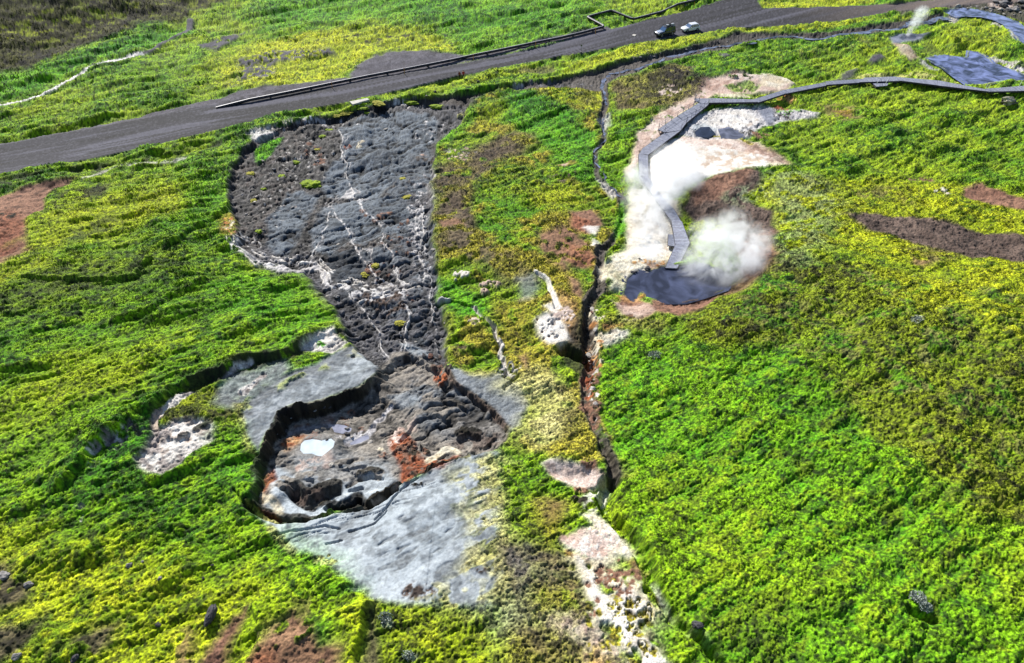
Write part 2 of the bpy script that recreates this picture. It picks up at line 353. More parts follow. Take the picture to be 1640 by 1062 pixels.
def li(name, pts, w, soft=.25, warp=.6, op=1.0, c=None, kind='D'):
    mw = max(w) if hasattr(w, '__len__') else w
    s, d, t, sdn = linesd(pts, mw+soft, warp)
    wd = np.interp(t, np.linspace(0, 1, len(w)), w) if hasattr(w, '__len__') else w
    m = ss(wd*.5+soft, wd*.5-soft*.5, d)*op
    if c is not None: m = m*brk(s, c, kind)
    blend(name, s, m)
def dots(name, cx, cy, rx, ry, n, r, seed=1):
    g = random.Random(seed)
    for _ in range(n):
        u = g.gauss(cx, rx*.5); v = g.gauss(cy, ry*.5); q = unp([(u, v)])[0]; rr = r*g.uniform(.5, 1.4)
        s = bbox(np.array([q, q]), rr*2.5); d = rr-np.hypot(X[s]+WX[s]*rr*1.2-q[0], Y[s]+WY[s]*rr*1.2-q[1])
        blend(name, s, ss(-rr*.35, rr*.35, d)*ss(.28, .52, nE[s]*.5+nF[s]*.25+nD[s]*.25))
# broad tone changes of the meadow
m = ss(.45, .75, nA*.6+nB*.4); blend('bright', allv, m*.2)
m = ss(.5, .8, (1-nA)*.6+(1-nB)*.4)*.35; blend('moss', allv, m)
# ---------------------------------------------------------------- far left hillside
pa('dheath', [(-900,420),(-300,190),(0,116),(60,103),(140,72),(215,45),(290,26),(345,4),(430,-25),(600,-90),(-900,-200)], 1.2, 2.2)
pa('moss', [(-100,80),(100,20),(330,-12),(345,0),(240,35),(120,62),(0,105)], 3, 2, .55, .34, 'S')
pa('moss', [(-100,30),(200,-20),(260,-20),(100,40),(-60,80)], 3, 2, .45, .3, 'S')
pa('bright', [(-60,160),(0,126),(60,112),(150,82),(230,55),(300,36),(310,50),(250,72),(150,100),(60,140),(-60,172)], 1.5, 1.5, .9)
pa('bright', [(430,45),(640,25),(760,50),(900,30),(1000,-20),(400,-40)], 5, 4, .75)
pa('bright', [(700,60),(900,20),(950,40),(860,66),(760,86),(700,80)], 3, 2, .6)
pa('vivid', [(200,110),(300,60),(330,90),(270,130)], 3, 2, .4)
li('silt', [(-60,180),(-20,171),(0,167),(55,155),(100,130),(150,107),(200,93),(235,83)], [1.2,1.2,1.0,.8,1.0,1.1,.9], .25, .6)
li('gravel', [(235,83),(258,70),(270,62),(300,46),(303,28)], [.9,1,.6,1.4,1.4], .3, .8)
pa('gravel', [(317,72),(350,62),(388,50),(380,60),(345,78),(325,77)], .5, 1.2, 1, .75)
pa('moss', [(340,95),(400,72),(480,52),(560,42),(640,42),(720,62),(735,82),(690,82),(640,76),(600,86),(560,104),(540,126),(430,142),(350,136)], 2.0, 2.5, 1, .8)
pa('gravel', [(380,92),(430,80),(530,76),(535,86),(450,95),(428,125),(395,128),(360,140),(380,115)], 1.0, 2, 1, .52)
pa('gravel', [(563,106),(605,86),(646,77),(690,82),(745,88),(800,80),(656,112),(566,126)], .6, 1.3)
li('gravel', [(-40,240),(0,232),(100,213),(200,194),(300,172),(360,160)], [1,1.6,2,2,3,3], .5, .8)
pa('gravel', [(275,176),(300,166),(345,158),(400,140),(450,134),(560,122),(560,134),(400,160),(300,178)], .6, 1.0)
dots('dmud', 700, 62, 50, 14, 7, .5, 3); dots('dheath', 600, 62, 60, 15, 14, .7, 4)
li('gravel', [(270,184),(300,179),(400,162),(530,136),(650,113),(760,91),(860,70),(935,54),(968,46)], 2.6, .5, .5)
# ---------------------------------------------------------------- verge below the road
pa('moss', [(1030,68),(1120,54),(1184,45),(1297,41),(1374,29),(1400,30),(1330,48),(1240,50),(1180,54),(1120,68),(1000,92),(940,108),(900,110),(960,86)], .5, .6, .75)
pa('grass', [(669,137),(740,121),(820,106),(900,90),(900,112),(860,125),(800,142),(700,150),(660,146)], .4, .6)
pa('moss', [(669,137),(760,118),(860,100),(860,112),(760,134),(690,144)], .5, .6, .5)
li('heath', [(845,112),(880,108)], 3, .8, 1, .7)
pa('dark', [(-60,300),(0,284),(60,272),(140,262),(240,250),(300,236),(380,213),(390,222),(300,248),(220,262),(140,276),(60,288),(0,300)], 1.5, 1.6, .85, .42, 'C')
li('chalk', [(130,283),(160,273),(205,264),(260,258),(300,252)], .7, .4, .8, .7, .7)
li('chalk', [(400,216),(420,212),(455,205)], [1,1.6,1], .4, .8, .9, .7)
pa('brown', [(-60,318),(0,315),(40,300),(80,292),(118,284),(112,295),(80,312),(68,332),(35,355),(42,378),(48,398),(0,420),(-60,430)], .6, .9)
pa('red', [(-60,345),(20,340),(40,350),(30,395),(0,412),(-60,420)], 1.2, 1.2, .45)
dots('dark', 10, 348, 12, 5, 4, .5, 5)
pa('moss', [(45,370),(80,340),(140,318),(240,300),(330,300),(250,345),(180,368),(90,372)], 3, 3, .75)
pa('moss', [(50,372),(130,345),(150,350),(90,392),(50,400)], 1.5, 2, .7)
pa('dheath', [(85,325),(110,305),(180,290),(170,310),(110,322),(60,345)], 1, 1.4, .9, .6, 'C')
pa('dark', [(95,380),(120,368),(170,340),(210,345),(140,388),(110,390)], 1.2, 1.4, .6, .5, 'C')
pa('bright', [(290,300),(360,275),(375,290),(365,330),(330,360),(280,370),(300,330)], 2, 2, .7)
pa('bright', [(385,430),(450,425),(500,455),(530,500),(515,540),(440,560),(400,510),(330,460)], 2.5, 2.5, .7)
pa('olive', [(0,440),(120,420),(250,400),(300,430),(230,470),(100,520),(0,500)], 6, 4, .75)
pa('vivid', [(0,520),(120,480),(280,440),(380,480),(300,560),(100,600),(0,600)], 7, 4, .5)
pa('moss', [(-60,470),(0,425),(90,405),(60,430),(0,460)], 2, 2, .7)
pa('moss', [(0,620),(120,560),(260,560),(240,620),(100,690),(0,740)], 6, 4, .4)
pa('vivid', [(-60,700),(100,640),(200,640),(160,720),(60,800),(-60,850)], 6, 4, .6)
# orange heath beside the slide
pa('dry', [(348,352),(362,332),(378,340),(388,365),(372,384),(356,378)], .6, .9, .9)
dots('orange', 369, 358, 16, 20, 22, .3, 120); dots('cream', 368, 362, 10, 14, 10, .3, 121)
# ---------------------------------------------------------------- left scarp and outcrop
li('dark', [(545,528),(500,548),(440,575),(390,585),(350,602),(300,628),(270,650),(240,680),(215,700)], [1,1.4,1.6,2.0,2.0,1.6,1.6,1.6,1.6], .6, 1.2, .9, .82, 'C')  # shade on the backlit scarp face, painted as a ragged dark band
pa('bright', [(200,690),(240,660),(300,625),(280,650),(260,690),(235,720),(190,750),(140,790),(120,830),(160,740)], 1.5, 1.5, .8)
dots('chalk', 190, 720, 50, 30, 16, .32, 6); dots('chalk', 222, 690, 20, 16, 8, .25, 7); dots('chalk', 130, 812, 10, 16, 5, .25, 8)
pa('olive', [(255,668),(290,640),(350,620),(400,650),(380,690),(330,700),(290,690),(265,690)], 1, 1.2)
pa('moss', [(280,650),(330,625),(360,635),(330,670),(285,672)], 1.5, 1.2, .35)
li('chalk', [(248,698),(252,680),(262,668),(282,652),(300,636),(312,632)], [.6,1.0,1.0,1,.6], .2, .8)
li('white', [(250,690),(256,674),(275,658)], .5, .2, .8, .8)
li('chalk', [(360,606),(378,590),(402,582)], .5, .2, .6)
pa('chalk', [(228,748),(226,735),(240,705),(262,690),(300,676),(335,678),(349,688),(345,702),(312,724),(290,745),(266,760),(244,757)], .35, .7)
pa('white', [(262,700),(300,682),(335,686),(310,712),(270,725),(245,745),(238,730)], .8, 1, .7, .6)
li('dark', [(316,690),(325,686),(333,682)], .6, .15, .4, .9); li('dark', [(292,702),(302,698)], .4, .15, .4, .8)
pa('slabd', [(338,650),(352,630),(370,602),(395,596),(430,588),(455,575),(470,590),(450,620),(400,640),(370,660)], .7, .9, .9)
pa('olive', [(375,648),(410,622),(430,625),(400,650),(395,672),(378,670)], 1, 1, .5, .5)
pa('straw', [(372,652),(395,650),(405,690),(412,730),(400,720),(385,690)], .7, .7, .8)
li('chalk', [(392,628),(405,618),(424,600)], [1,.6,.6], .2, .5)
# ---------------------------------------------------------------- slabs round the pit
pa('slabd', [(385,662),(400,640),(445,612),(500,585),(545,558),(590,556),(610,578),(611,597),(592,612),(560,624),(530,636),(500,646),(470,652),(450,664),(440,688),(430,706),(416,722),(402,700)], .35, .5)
pa('slab', [(420,650),(470,625),(540,590),(595,565),(606,590),(560,615),(480,640),(440,660),(425,695),(405,690)], 1.2, 1, .6)
pa('straw', [(548,556),(600,565),(608,580),(590,575),(560,572)], .5, .6, .35, .5)
pa('chalk', [(482,556),(488,545),(505,534),(530,518),(537,535),(560,548),(530,565),(500,562)], .35, .5)
pa('white', [(492,552),(510,538),(531,522),(535,545),(515,558)], .4, .5, .8)
dots('bright', 515, 552, 14, 8, 5, .35, 9)
li('moss', [(380,668),(400,650),(440,628),(480,606),(520,586)], .5, .5, .8, .5, .5)
SL = [(398,812),(410,818),(440,834),(480,838),(520,828),(560,814),(600,800),(640,778),(690,750),(740,728),(800,720),(812,735),(800,790),(815,850),(812,920),(790,965),(720,966),(640,964),(600,955),(560,928),(520,900),(468,880),(440,850)]
pa('slab', SL, .45, .7)
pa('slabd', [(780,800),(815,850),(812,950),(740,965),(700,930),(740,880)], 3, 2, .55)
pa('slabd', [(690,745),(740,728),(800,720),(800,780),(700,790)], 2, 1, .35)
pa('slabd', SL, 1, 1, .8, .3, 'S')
pa('dbrown', [(640,945),(655,930),(680,930),(690,940),(675,955),(650,955)], .5, .8, .8, .5)
dots('dbrown', 765, 905, 25, 14, 9, .3, 11); dots('dbrown', 665, 942, 24, 10, 10, .35, 12); dots('rubble', 790, 880, 20, 12, 8, .3, 13)
pa('straw', [(640,960),(700,935),(770,940),(800,955),(760,985),(660,975)], 1.5, 1.5, .8, .42, 'D')
pa('olive', [(600,968),(640,962),(790,972),(800,1100),(580,1100),(575,1000)], 1.2, 1.2, .9)
pa('moss', [(640,1000),(780,990),(800,1100),(600,1100)], 3, 2.5, .7, .6)
dots('frost', 618, 992, 12, 10, 8, .22, 14); dots('frost', 655, 1052, 14, 8, 5, .2, 15)
pa('straw', [(735,760),(790,735),(818,740),(800,790),(830,850),(830,950),(760,965),(770,880),(755,820)], 2.5, 2.5, .8, .42, 'S')
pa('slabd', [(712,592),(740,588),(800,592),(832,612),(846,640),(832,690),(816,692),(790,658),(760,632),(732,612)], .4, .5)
pa('straw', [(742,570),(780,560),(800,575),(800,598),(770,602),(745,592)], .8, 1, .9)
# ---------------------------------------------------------------- the slide
pa('drubble', SLIDE, .4, .7)
pa('rubble', [(650,285),(692,285),(696,400),(706,480),(716,560),(700,590),(650,600),(610,580),(560,530),(600,470),(640,400),(640,330)], 1.5, 1.5, .9)
pa('rubble', [(620,165),(700,160),(752,165),(740,195),(700,225),(680,190)], 1, 1, .8)
pa('rubble', [(430,385),(480,400),(520,430),(560,480),(600,560),(560,545),(530,490),(480,440),(380,408)], 1.2, 1.4, .8)
pa('mud', [(542,204),(560,192),(586,182),(630,178),(683,175),(704,190),(699,225),(678,236),(660,250),(650,270),(640,285),(617,303),(600,318),(571,314),(524,312),(515,300),(519,273),(533,255),(546,245)], .5, .9)
pa('mud', [(463,309),(490,306),(514,311),(498,345),(488,365),(473,392),(463,406),(440,400),(424,385),(427,355),(445,330)], .6, 1)
pa('mud', [(520,330),(560,322),(640,312),(658,330),(650,352),(640,372),(610,372),(585,395),(560,385),(530,410),(505,400),(500,370)], .7, 1.2, .95)
pa('mud', [(570,405),(600,395),(640,405),(638,425),(600,425),(580,430)], .7, 1, .8)
pa('mud', [(590,470),(640,480),(648,520),(620,520),(590,500)], 1, 1.2, .6, .6, 'C')
pa('mud', [(650,440),(700,430),(705,520),(700,560),(665,540),(660,480)], 1, 1.2, .5, .5, 'C')
pa('mud', [(640,250),(690,225),(690,300),(650,320),(620,310)], .8, 1.2, .8, .8, 'C'); pa('mud', [(640,330),(690,320),(694,400),(700,440),(650,430),(625,380)], 1, 1.2, .6, .6, 'C')
pa('dmud', [(516,420),(540,405),(572,402),(590,440),(580,458),(550,455),(520,435)], .5, .8, .95)
pa('dmud', [(600,330),(650,320),(650,350),(610,360)], 1, 1, .5); pa('dmud', [(545,460),(620,470),(600,490),(550,480)], .6, .8, .8)
pa('dmud', [(560,240),(660,215),(690,200),(690,215),(640,250),(570,265)], 1, 1, .45, .55, 'C')
dots('red', 560, 232, 14, 5, 5, .35, 16); dots('dbrown', 620, 480, 26, 22, 22, .5, 17); dots('brown', 505, 245, 25, 20, 14, .4, 18)
dots('brown', 600, 432, 20, 10, 8, .5, 19); dots('cream', 575, 228, 8, 8, 5, .35, 20); dots('brown', 600, 345, 30, 14, 8, .35, 50); dots('brown', 640, 400, 30, 60, 26, .22, 51)
dots('chalk', 470, 250, 60, 40, 70, .22, 21); dots('chalk', 430, 320, 40, 50, 40, .2, 22); dots('silt', 670, 350, 18, 60, 70, .3, 23)
dots('silt', 500, 195, 50, 8, 30, .35, 24); dots('rubble', 620, 500, 60, 60, 40, .4, 25); dots('silt', 690, 210, 20, 20, 22, .25, 52)
# silty trickles
pa('bright', [(408,242),(432,224),(455,221),(450,232),(430,250),(414,264),(408,258)], .3, .4); pa('silt', [(398,222),(420,210),(442,214),(430,224),(408,230)], .5, .8, .9)
BR = [(368,385),(378,398),(400,408),(430,416),(455,424),(500,426),(508,435),(520,450),(535,460),(560,462),(585,468),(612,472),(640,470)]
for k_, (dx_, dy_, w_) in enumerate(((0,0,.3),(6,-5,.22),(-3,4,.2),(10,-10,.16),(4,2,.2),(16,-12,.12))): li('silt', [(a_+dx_, b_+dy_) for a_, b_ in BR], w_*1.5, .12, .9+.35*k_, .95, .6); li('white', [(a_+dx_, b_+dy_) for a_, b_ in BR], w_, .1, .9+.35*k_, .9, .5)
for c, w_ in (([(545,205),(543,228),(545,245),(552,262),(553,280),(560,296),(563,305),(545,312),(528,326)], .38),
             ([(528,326),(540,345),(553,365),(562,385),(572,402),(590,420),(600,440),(625,455),(640,470)], .42),
             ([(640,470),(652,490),(655,510),(652,535),(655,548),(645,570),(632,590),(622,610),(626,640),(615,662),(602,680),(585,695)], .5),
             ([(368,385),(378,398),(400,408),(430,416),(455,424),(500,426),(508,435),(520,450),(535,460),(560,462),(585,468),(612,472),(640,470)], .7),
             ([(553,312),(575,314),(590,316)], .3), ([(632,590),(640,612),(660,600)], .3),
             ([(630,430),(650,470)], .3), ([(665,340),(672,380),(690,415)], .25), ([(575,402),(595,400),(600,425)], .3), ([(610,610),(632,600)], .3), ([(560,300),(580,330),(600,350),(612,380),(625,410),(640,440)], .28), ([(672,320),(680,360),(670,400),(685,450),(690,500),(700,560)], .28), ([(490,425),(505,400),(520,385),(528,360),(528,330)], .25), ([(545,460),(575,480),(590,510),(610,540),(628,580)], .28), ([(640,470),(670,455),(690,430)], .22), ([(600,440),(600,470)], .25)):
    li('silt', c, w_*.42, .14, 1.0, .85, .7)
    li('white', c, w_*.18, .09, 1.0, .8, .5)
    li('silt', [(a_+4, b_+3) for a_, b_ in c], w_*.35, .1, 1.6, .8, .42); li('silt', [(a_-4, b_-2) for a_, b_ in c], w_*.3, .1, 1.9, .8, .38)
li('silt', [(400,408),(455,424),(500,426)], 1.4, .4, 1, .7, .45)
li('silt', [(540,312),(560,308),(575,320)], 1.6, .5, 1, .7, .6)
pa('silt', [(684,300),(690,272),(700,285),(712,300),(708,315),(692,318)], .4, .8, .9)
# ---------------------------------------------------------------- inside the pit
pa('pitmud', PIT, .3, .3); dots('brown', 480, 705, 24, 12, 8, .5, 114); dots('brown', 540, 690, 50, 24, 10, .35, 115); pa('slab', [(480,740),(560,735),(620,745),(600,770),(540,775),(480,765)], 1, 1, .7, .55, 'C'); dots('pink', 500, 745, 30, 12, 14, .35, 116)
pa('mud', [(640,615),(700,600),(740,615),(790,660),(812,690),(790,705),(720,700),(680,690),(650,650)], 1.2, 1, .75, .75, 'B')
pa('pitmud', [(700,650),(790,660),(812,695),(780,712),(720,700)], 1, 1, .6)
pa('slab', [(620,632),(650,628),(672,636),(670,650),(640,652)], .4, .5, .6); pa('slab', [(640,545),(675,550),(690,570),(660,575)], .4, .6, .5)
pa('slab', [(430,765),(445,748),(470,758),(510,785),(540,778),(575,768),(615,750),(635,772),(610,792),(560,808),(500,828),(440,822),(425,800),(445,790)], .4, .6, .9, .82, 'C')
pa('slabd', [(500,700),(560,720),(640,740),(620,760),(560,770),(500,770),(460,740)], 1.5, 1, .5)
pa('white', [(425,775),(445,772),(440,790)], .4, .4, .3)
pa('orange', [(455,712),(475,700),(490,700),(482,715),(460,725)], .4, .5, .5); pa('pink', [(515,730),(530,726),(535,735),(520,742)], .4, .5, .7)
pa('pink', [(510,668),(535,658),(530,680),(515,690)], .4, .6, .5); pa('pink', [(648,672),(665,670),(664,690),(650,690)], .3, .6, .6)
pa('slab', [(430,800),(445,775),(470,790),(500,812),(560,800),(625,775),(635,782),(600,800),(560,812),(520,822),(480,832),(440,826)], .4, .5, .9, .85, 'C')
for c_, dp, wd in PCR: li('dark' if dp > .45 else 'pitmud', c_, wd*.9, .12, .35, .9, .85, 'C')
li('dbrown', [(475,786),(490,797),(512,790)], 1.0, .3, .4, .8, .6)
pa('red', [(628,694),(640,691),(662,706),(672,730),(690,735),(712,733),(736,726),(712,745),(690,750),(655,768),(634,780),(642,752),(634,725)], .35, .8, .95, .78); dots('brown', 655, 730, 24, 34, 26, .35, 110); dots('dark', 660, 735, 24, 34, 18, .2, 111); dots('pink', 645, 700, 16, 12, 10, .3, 112); dots('cream', 608, 718, 3, 2, 2, .25, 113)
pa('red', [(418,762),(440,752),(445,768),(430,780),(425,800),(415,805)], .3, .4, .9); pa('red', [(405,812),(440,822),(450,832),(425,828)], .3, .4, .8)
li('cream', [(688,734),(705,722),(720,718),(732,722)], .8, .2, .5, .9)
li('cream', [(418,795),(440,800),(450,815)], .7, .3, .5, .8); li('straw', [(398,812),(420,828),(440,836)], .4, .2, .3, .8)
li('straw', [(430,842),(450,865),(470,882)], .5, .3, .5, .8); dots('straw', 520, 902, 16, 10, 8, .3, 26)
dots('red', 700, 600, 10, 12, 10, .35, 27); dots('dbrown', 700, 585, 24, 20, 16, .35, 28); li('dbrown', [(712,592),(730,612),(760,634),(790,657),(813,685)], .5, .3, .4, .9)
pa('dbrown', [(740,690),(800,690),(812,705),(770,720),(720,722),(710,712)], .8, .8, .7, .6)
dots('dark', 752, 686, 16, 4, 8, .4, 29); dots('silt', 570, 700, 20, 10, 8, .3, 30); dots('white', 498, 670, 3, 2, 2, .25, 31)
li('silt', [(626,650),(612,668),(600,678),(592,692),(584,702),(560,706)], [.4,.4,.5,.8,1.2], .15, .5)
li('silt', [(462,700),(480,690),(500,688),(530,686)], [.3,.5,.8,.5], .2, .5, .8)
sw, dw = polysd(None, 2, .6, PITW); dw = dw+(fbm(X[sw], Y[sw], .9, 3, 57)-.5)*1.1*ss(3, 0, np.abs(dw)); blend('dark', sw, ss(-.3,-.05,dw)*ss(.8,.5,dw)*ss(1.1,.8,np.hypot((X[sw]-cx)/19,(Y[sw]-cy)/13))*np.where((Y[sw]>cy-5)|(X[sw]<cx-6),1,.0))  # shade of the far and left rim walls painted into their colour
# ---------------------------------------------------------------- heath between slide and gully
MID = [(752,168),(800,146),(860,138),(930,140),(972,150),(975,182),(966,215),(955,240),(952,275),(966,300),(1000,320),(998,345),(985,378),(962,402),(958,440),(960,465),(938,490),(930,560),(935,620),(945,670),(965,735),(940,742),(880,738),(820,710),(836,690),(846,640),(832,612),(800,592),(740,588),(716,575),(714,520),(704,440),(694,330),(696,270),(705,235),(735,205)]
pa('dry', MID, .7, 1.1)
pa('grass', MID, 1, 1.5, .85, .5, 'B')
pa('bright', [(815,148),(850,142),(900,170),(945,205),(968,250),(958,300),(935,300),(900,268),(870,230),(830,210),(800,180)], 1.5, 1.5, .95)
pa('bright', [(755,150),(765,185),(740,210),(705,240),(698,250),(712,220),(745,190)], .8, 1, .8)
pa('moss', [(868,140),(935,140),(970,158),(970,175),(950,182),(915,168),(885,158)], .5, .8)
pa('heath', [(915,150),(940,145),(962,165),(935,172)], .8, .8, .6)
pa('moss', [(775,165),(810,160),(810,185),(790,200),(760,200)], 1.5, 1.5, .6)
pa('grass', [(800,260),(880,270),(940,310),(930,345),(880,340),(800,345),(770,300)], 1.5, 1.6, .7)
pa('moss', [(850,295),(940,290),(935,330),(860,340)], 2, 2, .6)
pa('heath', [(695,270),(740,245),(820,205),(860,215),(850,238),(790,270),(760,300),(765,390),(720,410),(696,360)], 1.5, 1.8, .95, .78, 'C')
pa('dbrown', [(696,320),(740,300),(765,340),(770,375),(820,400),(850,440),(780,430),(705,400)], 1.5, 1.8, .8, .62, 'C')
pa('brown', [(700,352),(735,350),(745,358),(705,362)], .5, .8, .9)
pa('dbrown', [(800,220),(830,215),(835,230),(780,262),(750,265)], 1, 1.2, .7, .6)
pa('vivid', [(770,305),(800,312),(840,320),(880,325),(860,345),(830,345),(780,330)], 1, 1.2, .7, .6)
pa('vivid', [(765,340),(790,350),(835,375),(838,395),(810,388),(770,360)], .8, 1, .9)
pa('brown', [(912,335),(945,328),(962,340),(966,358),(945,375),(915,365)], .6, .8); pa('red', [(915,340),(945,350),(940,372),(915,365)], .8, .8, .5)
pa('brown', [(862,375),(905,362),(950,385),(955,412),(935,430),(900,430),(862,400)], .8, 1.2, .95, .75)
pa('red', [(900,385),(950,398),(950,425),(915,425)], 1, 1, .4)
pa('white', [(932,362),(958,360),(955,375),(945,372)], .4, .5, .9); pa('white', [(950,378),(962,384),(958,398),(948,394)], .4, .5, .8)
pa('red', [(888,262),(915,255),(925,262),(900,268)], .5, .6, .6); pa('pink', [(895,262),(910,260),(905,266)], .3, .3, .8)
dots('pink', 725, 250, 40, 16, 16, .35, 32); dots('chalk', 740, 246, 40, 14, 12, .25, 33); dots('dbrown', 900, 282, 26, 8, 12, .35, 34)
pa('brown', [(905,440),(925,445),(938,465),(930,480),(912,470)], .5, .6, .9); pa('vivid', [(905,420),(950,440),(955,470),(935,480),(925,450)], .8, 1, .6)
pa('bright', [(700,440),(740,452),(780,470),(800,500),(770,500),(720,490),(702,470)], .8, 1, .95)
pa('bright', [(700,468),(790,500),(830,520),(800,540),(760,515),(710,495)], 1, 1.2, .6, .6)
pa('heath', [(790,410),(850,420),(860,450),(800,450)], 1.2, 1.2, .6); dots('white', 742, 438, 16, 6, 9, .35, 35); dots('pink', 785, 450, 14, 8, 8, .4, 36)
pa('slabd', [(826,440),(855,435),(862,455),(850,478),(835,475)], .8, .8, .7)
pa('dry', [(790,480),(860,470),(865,600),(820,600),(800,540)], 2, 1.6, .9, .75, 'C')
pa('olive', [(835,515),(850,515),(852,540),(838,540)], .7, .8, .7)
pa('orange', [(880,470),(915,480),(925,540),(900,555),(865,548)], 1, 1, .55); pa('brown', [(895,470),(925,510),(928,550),(905,550)], 1, 1, .7)
pa('white', [(858,508),(872,498),(888,502),(905,520),(912,540),(900,548),(878,548),(862,532)], .5, .6)
pa('white', [(868,488),(880,485),(896,500),(884,502)], .4, .5, .9); li('white', [(858,432),(872,448),(880,462),(886,480),(890,495)], [.5,.4,.4,.6,1], .2, .6, .95)
dots('dark', 886, 533, 2, 1, 1, .16, 37); dots('brown', 886, 522, 20, 20, 14, .2, 96); dots('chalk', 886, 522, 18, 18, 20, .3, 97); dots('pink', 905, 500, 12, 14, 10, .5, 38)
li('chalk', [(755,484),(765,500),(778,512),(792,522),(797,540),(806,550),(800,568),(806,582),(812,595)], .4, .15, .5); dots('chalk', 812, 590, 16, 10, 22, .28, 39)
dots('pink', 762, 510, 10, 6, 8, .3, 40)
li('silt', [(702,475),(718,472)], .4, .15, .3); dots('heath', 735, 560, 10, 16, 10, .5, 41)
pa('brown', [(826,568),(842,562),(850,590),(838,592)], .5, .6, .7)
pa('straw', [(805,620),(860,590),(900,620),(915,660),(900,700),(870,720),(832,700),(848,655)], 2, 1.6, .85)
pa('heath', [(895,645),(930,645),(935,680),(915,705),(900,690)], .8, 1, .8); dots('dheath', 892, 618, 8, 5, 4, .4, 42)
pa('dry', [(868,720),(900,700),(945,690),(978,735),(960,738),(900,728)], .6, .8, .8)
# ---------------------------------------------------------------- lower middle
LOW = [(800,722),(865,730),(880,760),(930,800),(905,850),(905,895),(930,930),(960,1000),(1000,1110),(800,1110),(790,970),(812,920),(812,850),(798,790)]
pa('grass', LOW, 1.2, 1.5)
pa('straw', [(790,735),(820,740),(800,790),(830,850),(850,940),(800,965),(810,860),(785,800)], 1.5, 1.8, .95, .7)
pa('straw', [(745,745),(800,738),(800,800),(820,860),(815,940),(780,900),(770,820)], 3, 2.2, .85, .36)
pa('olive', [(800,780),(860,760),(900,800),(900,870),(850,870),(810,830)], 2, 1.6, .6)
pa('dry', [(870,790),(910,800),(905,850),(880,880),(860,830)], 1.6, 1.2, .8); pa('brown', [(872,795),(895,795),(900,812),(880,822)], 1, 1, .7)
pa('heath', [(810,860),(900,880),(930,940),(965,1010),(1010,1110),(800,1110),(800,980)], 1.5, 1.6, .95)
pa('olive', [(850,930),(940,940),(1000,1030),(1040,1110),(940,1110),(880,1010)], 2, 2, .8, .5)
pa('slabd', [(815,880),(860,885),(870,920),(830,940)], 2, 1.6, .4); pa('pink', [(880,990),(905,985),(925,1000),(905,1012)], 1, 1, .7)
pa('orange', [(920,1040),(950,1035),(975,1062),(985,1110),(930,1110)], 1.2, 1.2, .6); pa('pink', [(940,1010),(970,1020),(1000,1062),(960,1050)], 1.5, 1.3, .6)
pa('frost', [(780,960),(830,950),(860,1000),(800,1010)], 2, 1.5, .6)
# gully floor
li('bank', GUL, [2,1.5,1.2,.8,1,.8,1.4,1.4,.7,.9,1.1,1.4,1.6,1.8,1.8,1.5,.9,.7,.7,.8,.8], .3, .7)
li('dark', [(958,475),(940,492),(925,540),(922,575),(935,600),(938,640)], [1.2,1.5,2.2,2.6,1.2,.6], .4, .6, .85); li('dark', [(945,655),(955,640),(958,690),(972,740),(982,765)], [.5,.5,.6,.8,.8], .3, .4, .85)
li('orange', [(950,520),(946,560),(942,590),(940,620)], [1,1,.8,.6], .3, .5, .8, .7)
li('chalk', [(940,490),(950,510),(952,535)], 1, .3, .5, .8); li('orange', [(946,640),(958,660),(978,700),(985,735)], .4, .2, .4, .8)
pa('chalk', [(958,190),(978,180),(980,198),(966,206)], .4, .6, .9); pa('chalk', [(955,285),(968,290),(990,310),(982,315),(962,300)], .4, .5, .8)
pa('bright', [(1000,320),(1010,345),(1000,378),(985,382),(985,350)], .7, .8); pa('bright', [(978,190),(1010,190),(1012,260),(985,300),(970,290),(966,250)], 1.5, 1.2, .5)
pa('chalk', [(960,530),(985,522),(1008,528),(1000,545),(970,552),(958,545)], .4, .6, .9); pa('cream', [(962,532),(995,530),(985,542)], .5, .6, .7)
pa('orange', [(965,515),(1000,515),(1000,522),(970,524)], .4, .6, .9)
dots('frost', 1048, 568, 14, 6, 14, .25, 43)
# ---------------------------------------------------------------- pink pond and lower white flow
pa('pink', [(867,740),(880,736),(905,740),(950,746),(970,764),(975,783),(945,784),(920,779),(893,768)], .35, .4)
pa('slabd', [(868,740),(895,737),(898,752),(880,755)], .6, .5, .6)
pa('chalk', [(930,790),(955,780),(972,785),(968,815),(950,820),(935,808)], .4, .6, .8, .65); dots('dark', 935, 795, 10, 6, 5, .4, 44); dots('brown', 925, 782, 12, 3, 5, .4, 45)
pa('cream', [(930,818),(948,818),(970,836),(1000,862),(1024,884),(1010,892),(985,880),(955,850)], .35, .5)
pa('white', [(906,862),(930,848),(960,858),(985,870),(985,900),(965,905),(925,888),(908,876)], .7, .7)
pa('pink', [(903,855),(920,848),(945,842),(958,852),(930,858),(912,872)], .4, .5, .7); pa('cream', [(985,870),(1010,885),(985,900),(960,905)], .8, .6, .8)
pa('orange', [(905,880),(925,890),(945,900),(930,902),(908,892)], .4, .5, .6)
pa('pink', [(925,895),(970,905),(1000,940),(1040,960),(1075,968),(1085,985),(1050,985),(1000,960),(950,930)], .8, 1, .8, .75)
pa('white', [(920,892),(935,905),(950,925),(962,950),(975,975),(986,988),(980,998),(966,996),(950,965),(930,930)], .4, .6)
pa('white', [(982,940),(1000,945),(1020,955),(1042,968),(1040,990),(1028,1005),(1035,1025),(1055,1040),(1075,1062),(1085,1110),(1040,1110),(1032,1050),(1010,1025),(985,995),(975,985),(1000,990),(990,965)], .4, .7)
pa('white', [(1062,960),(1078,972),(1085,985),(1075,985)], .3, .4); pa('cream', [(1040,1005),(1060,1010),(1072,1022),(1060,1022)], .4, .6, .8)
pa('brown', [(1010,895),(1035,890),(1045,905),(1035,925),(1015,920)], .5, .6, .8); pa('red', [(1012,900),(1035,897),(1035,915)], .5, .5, .4)
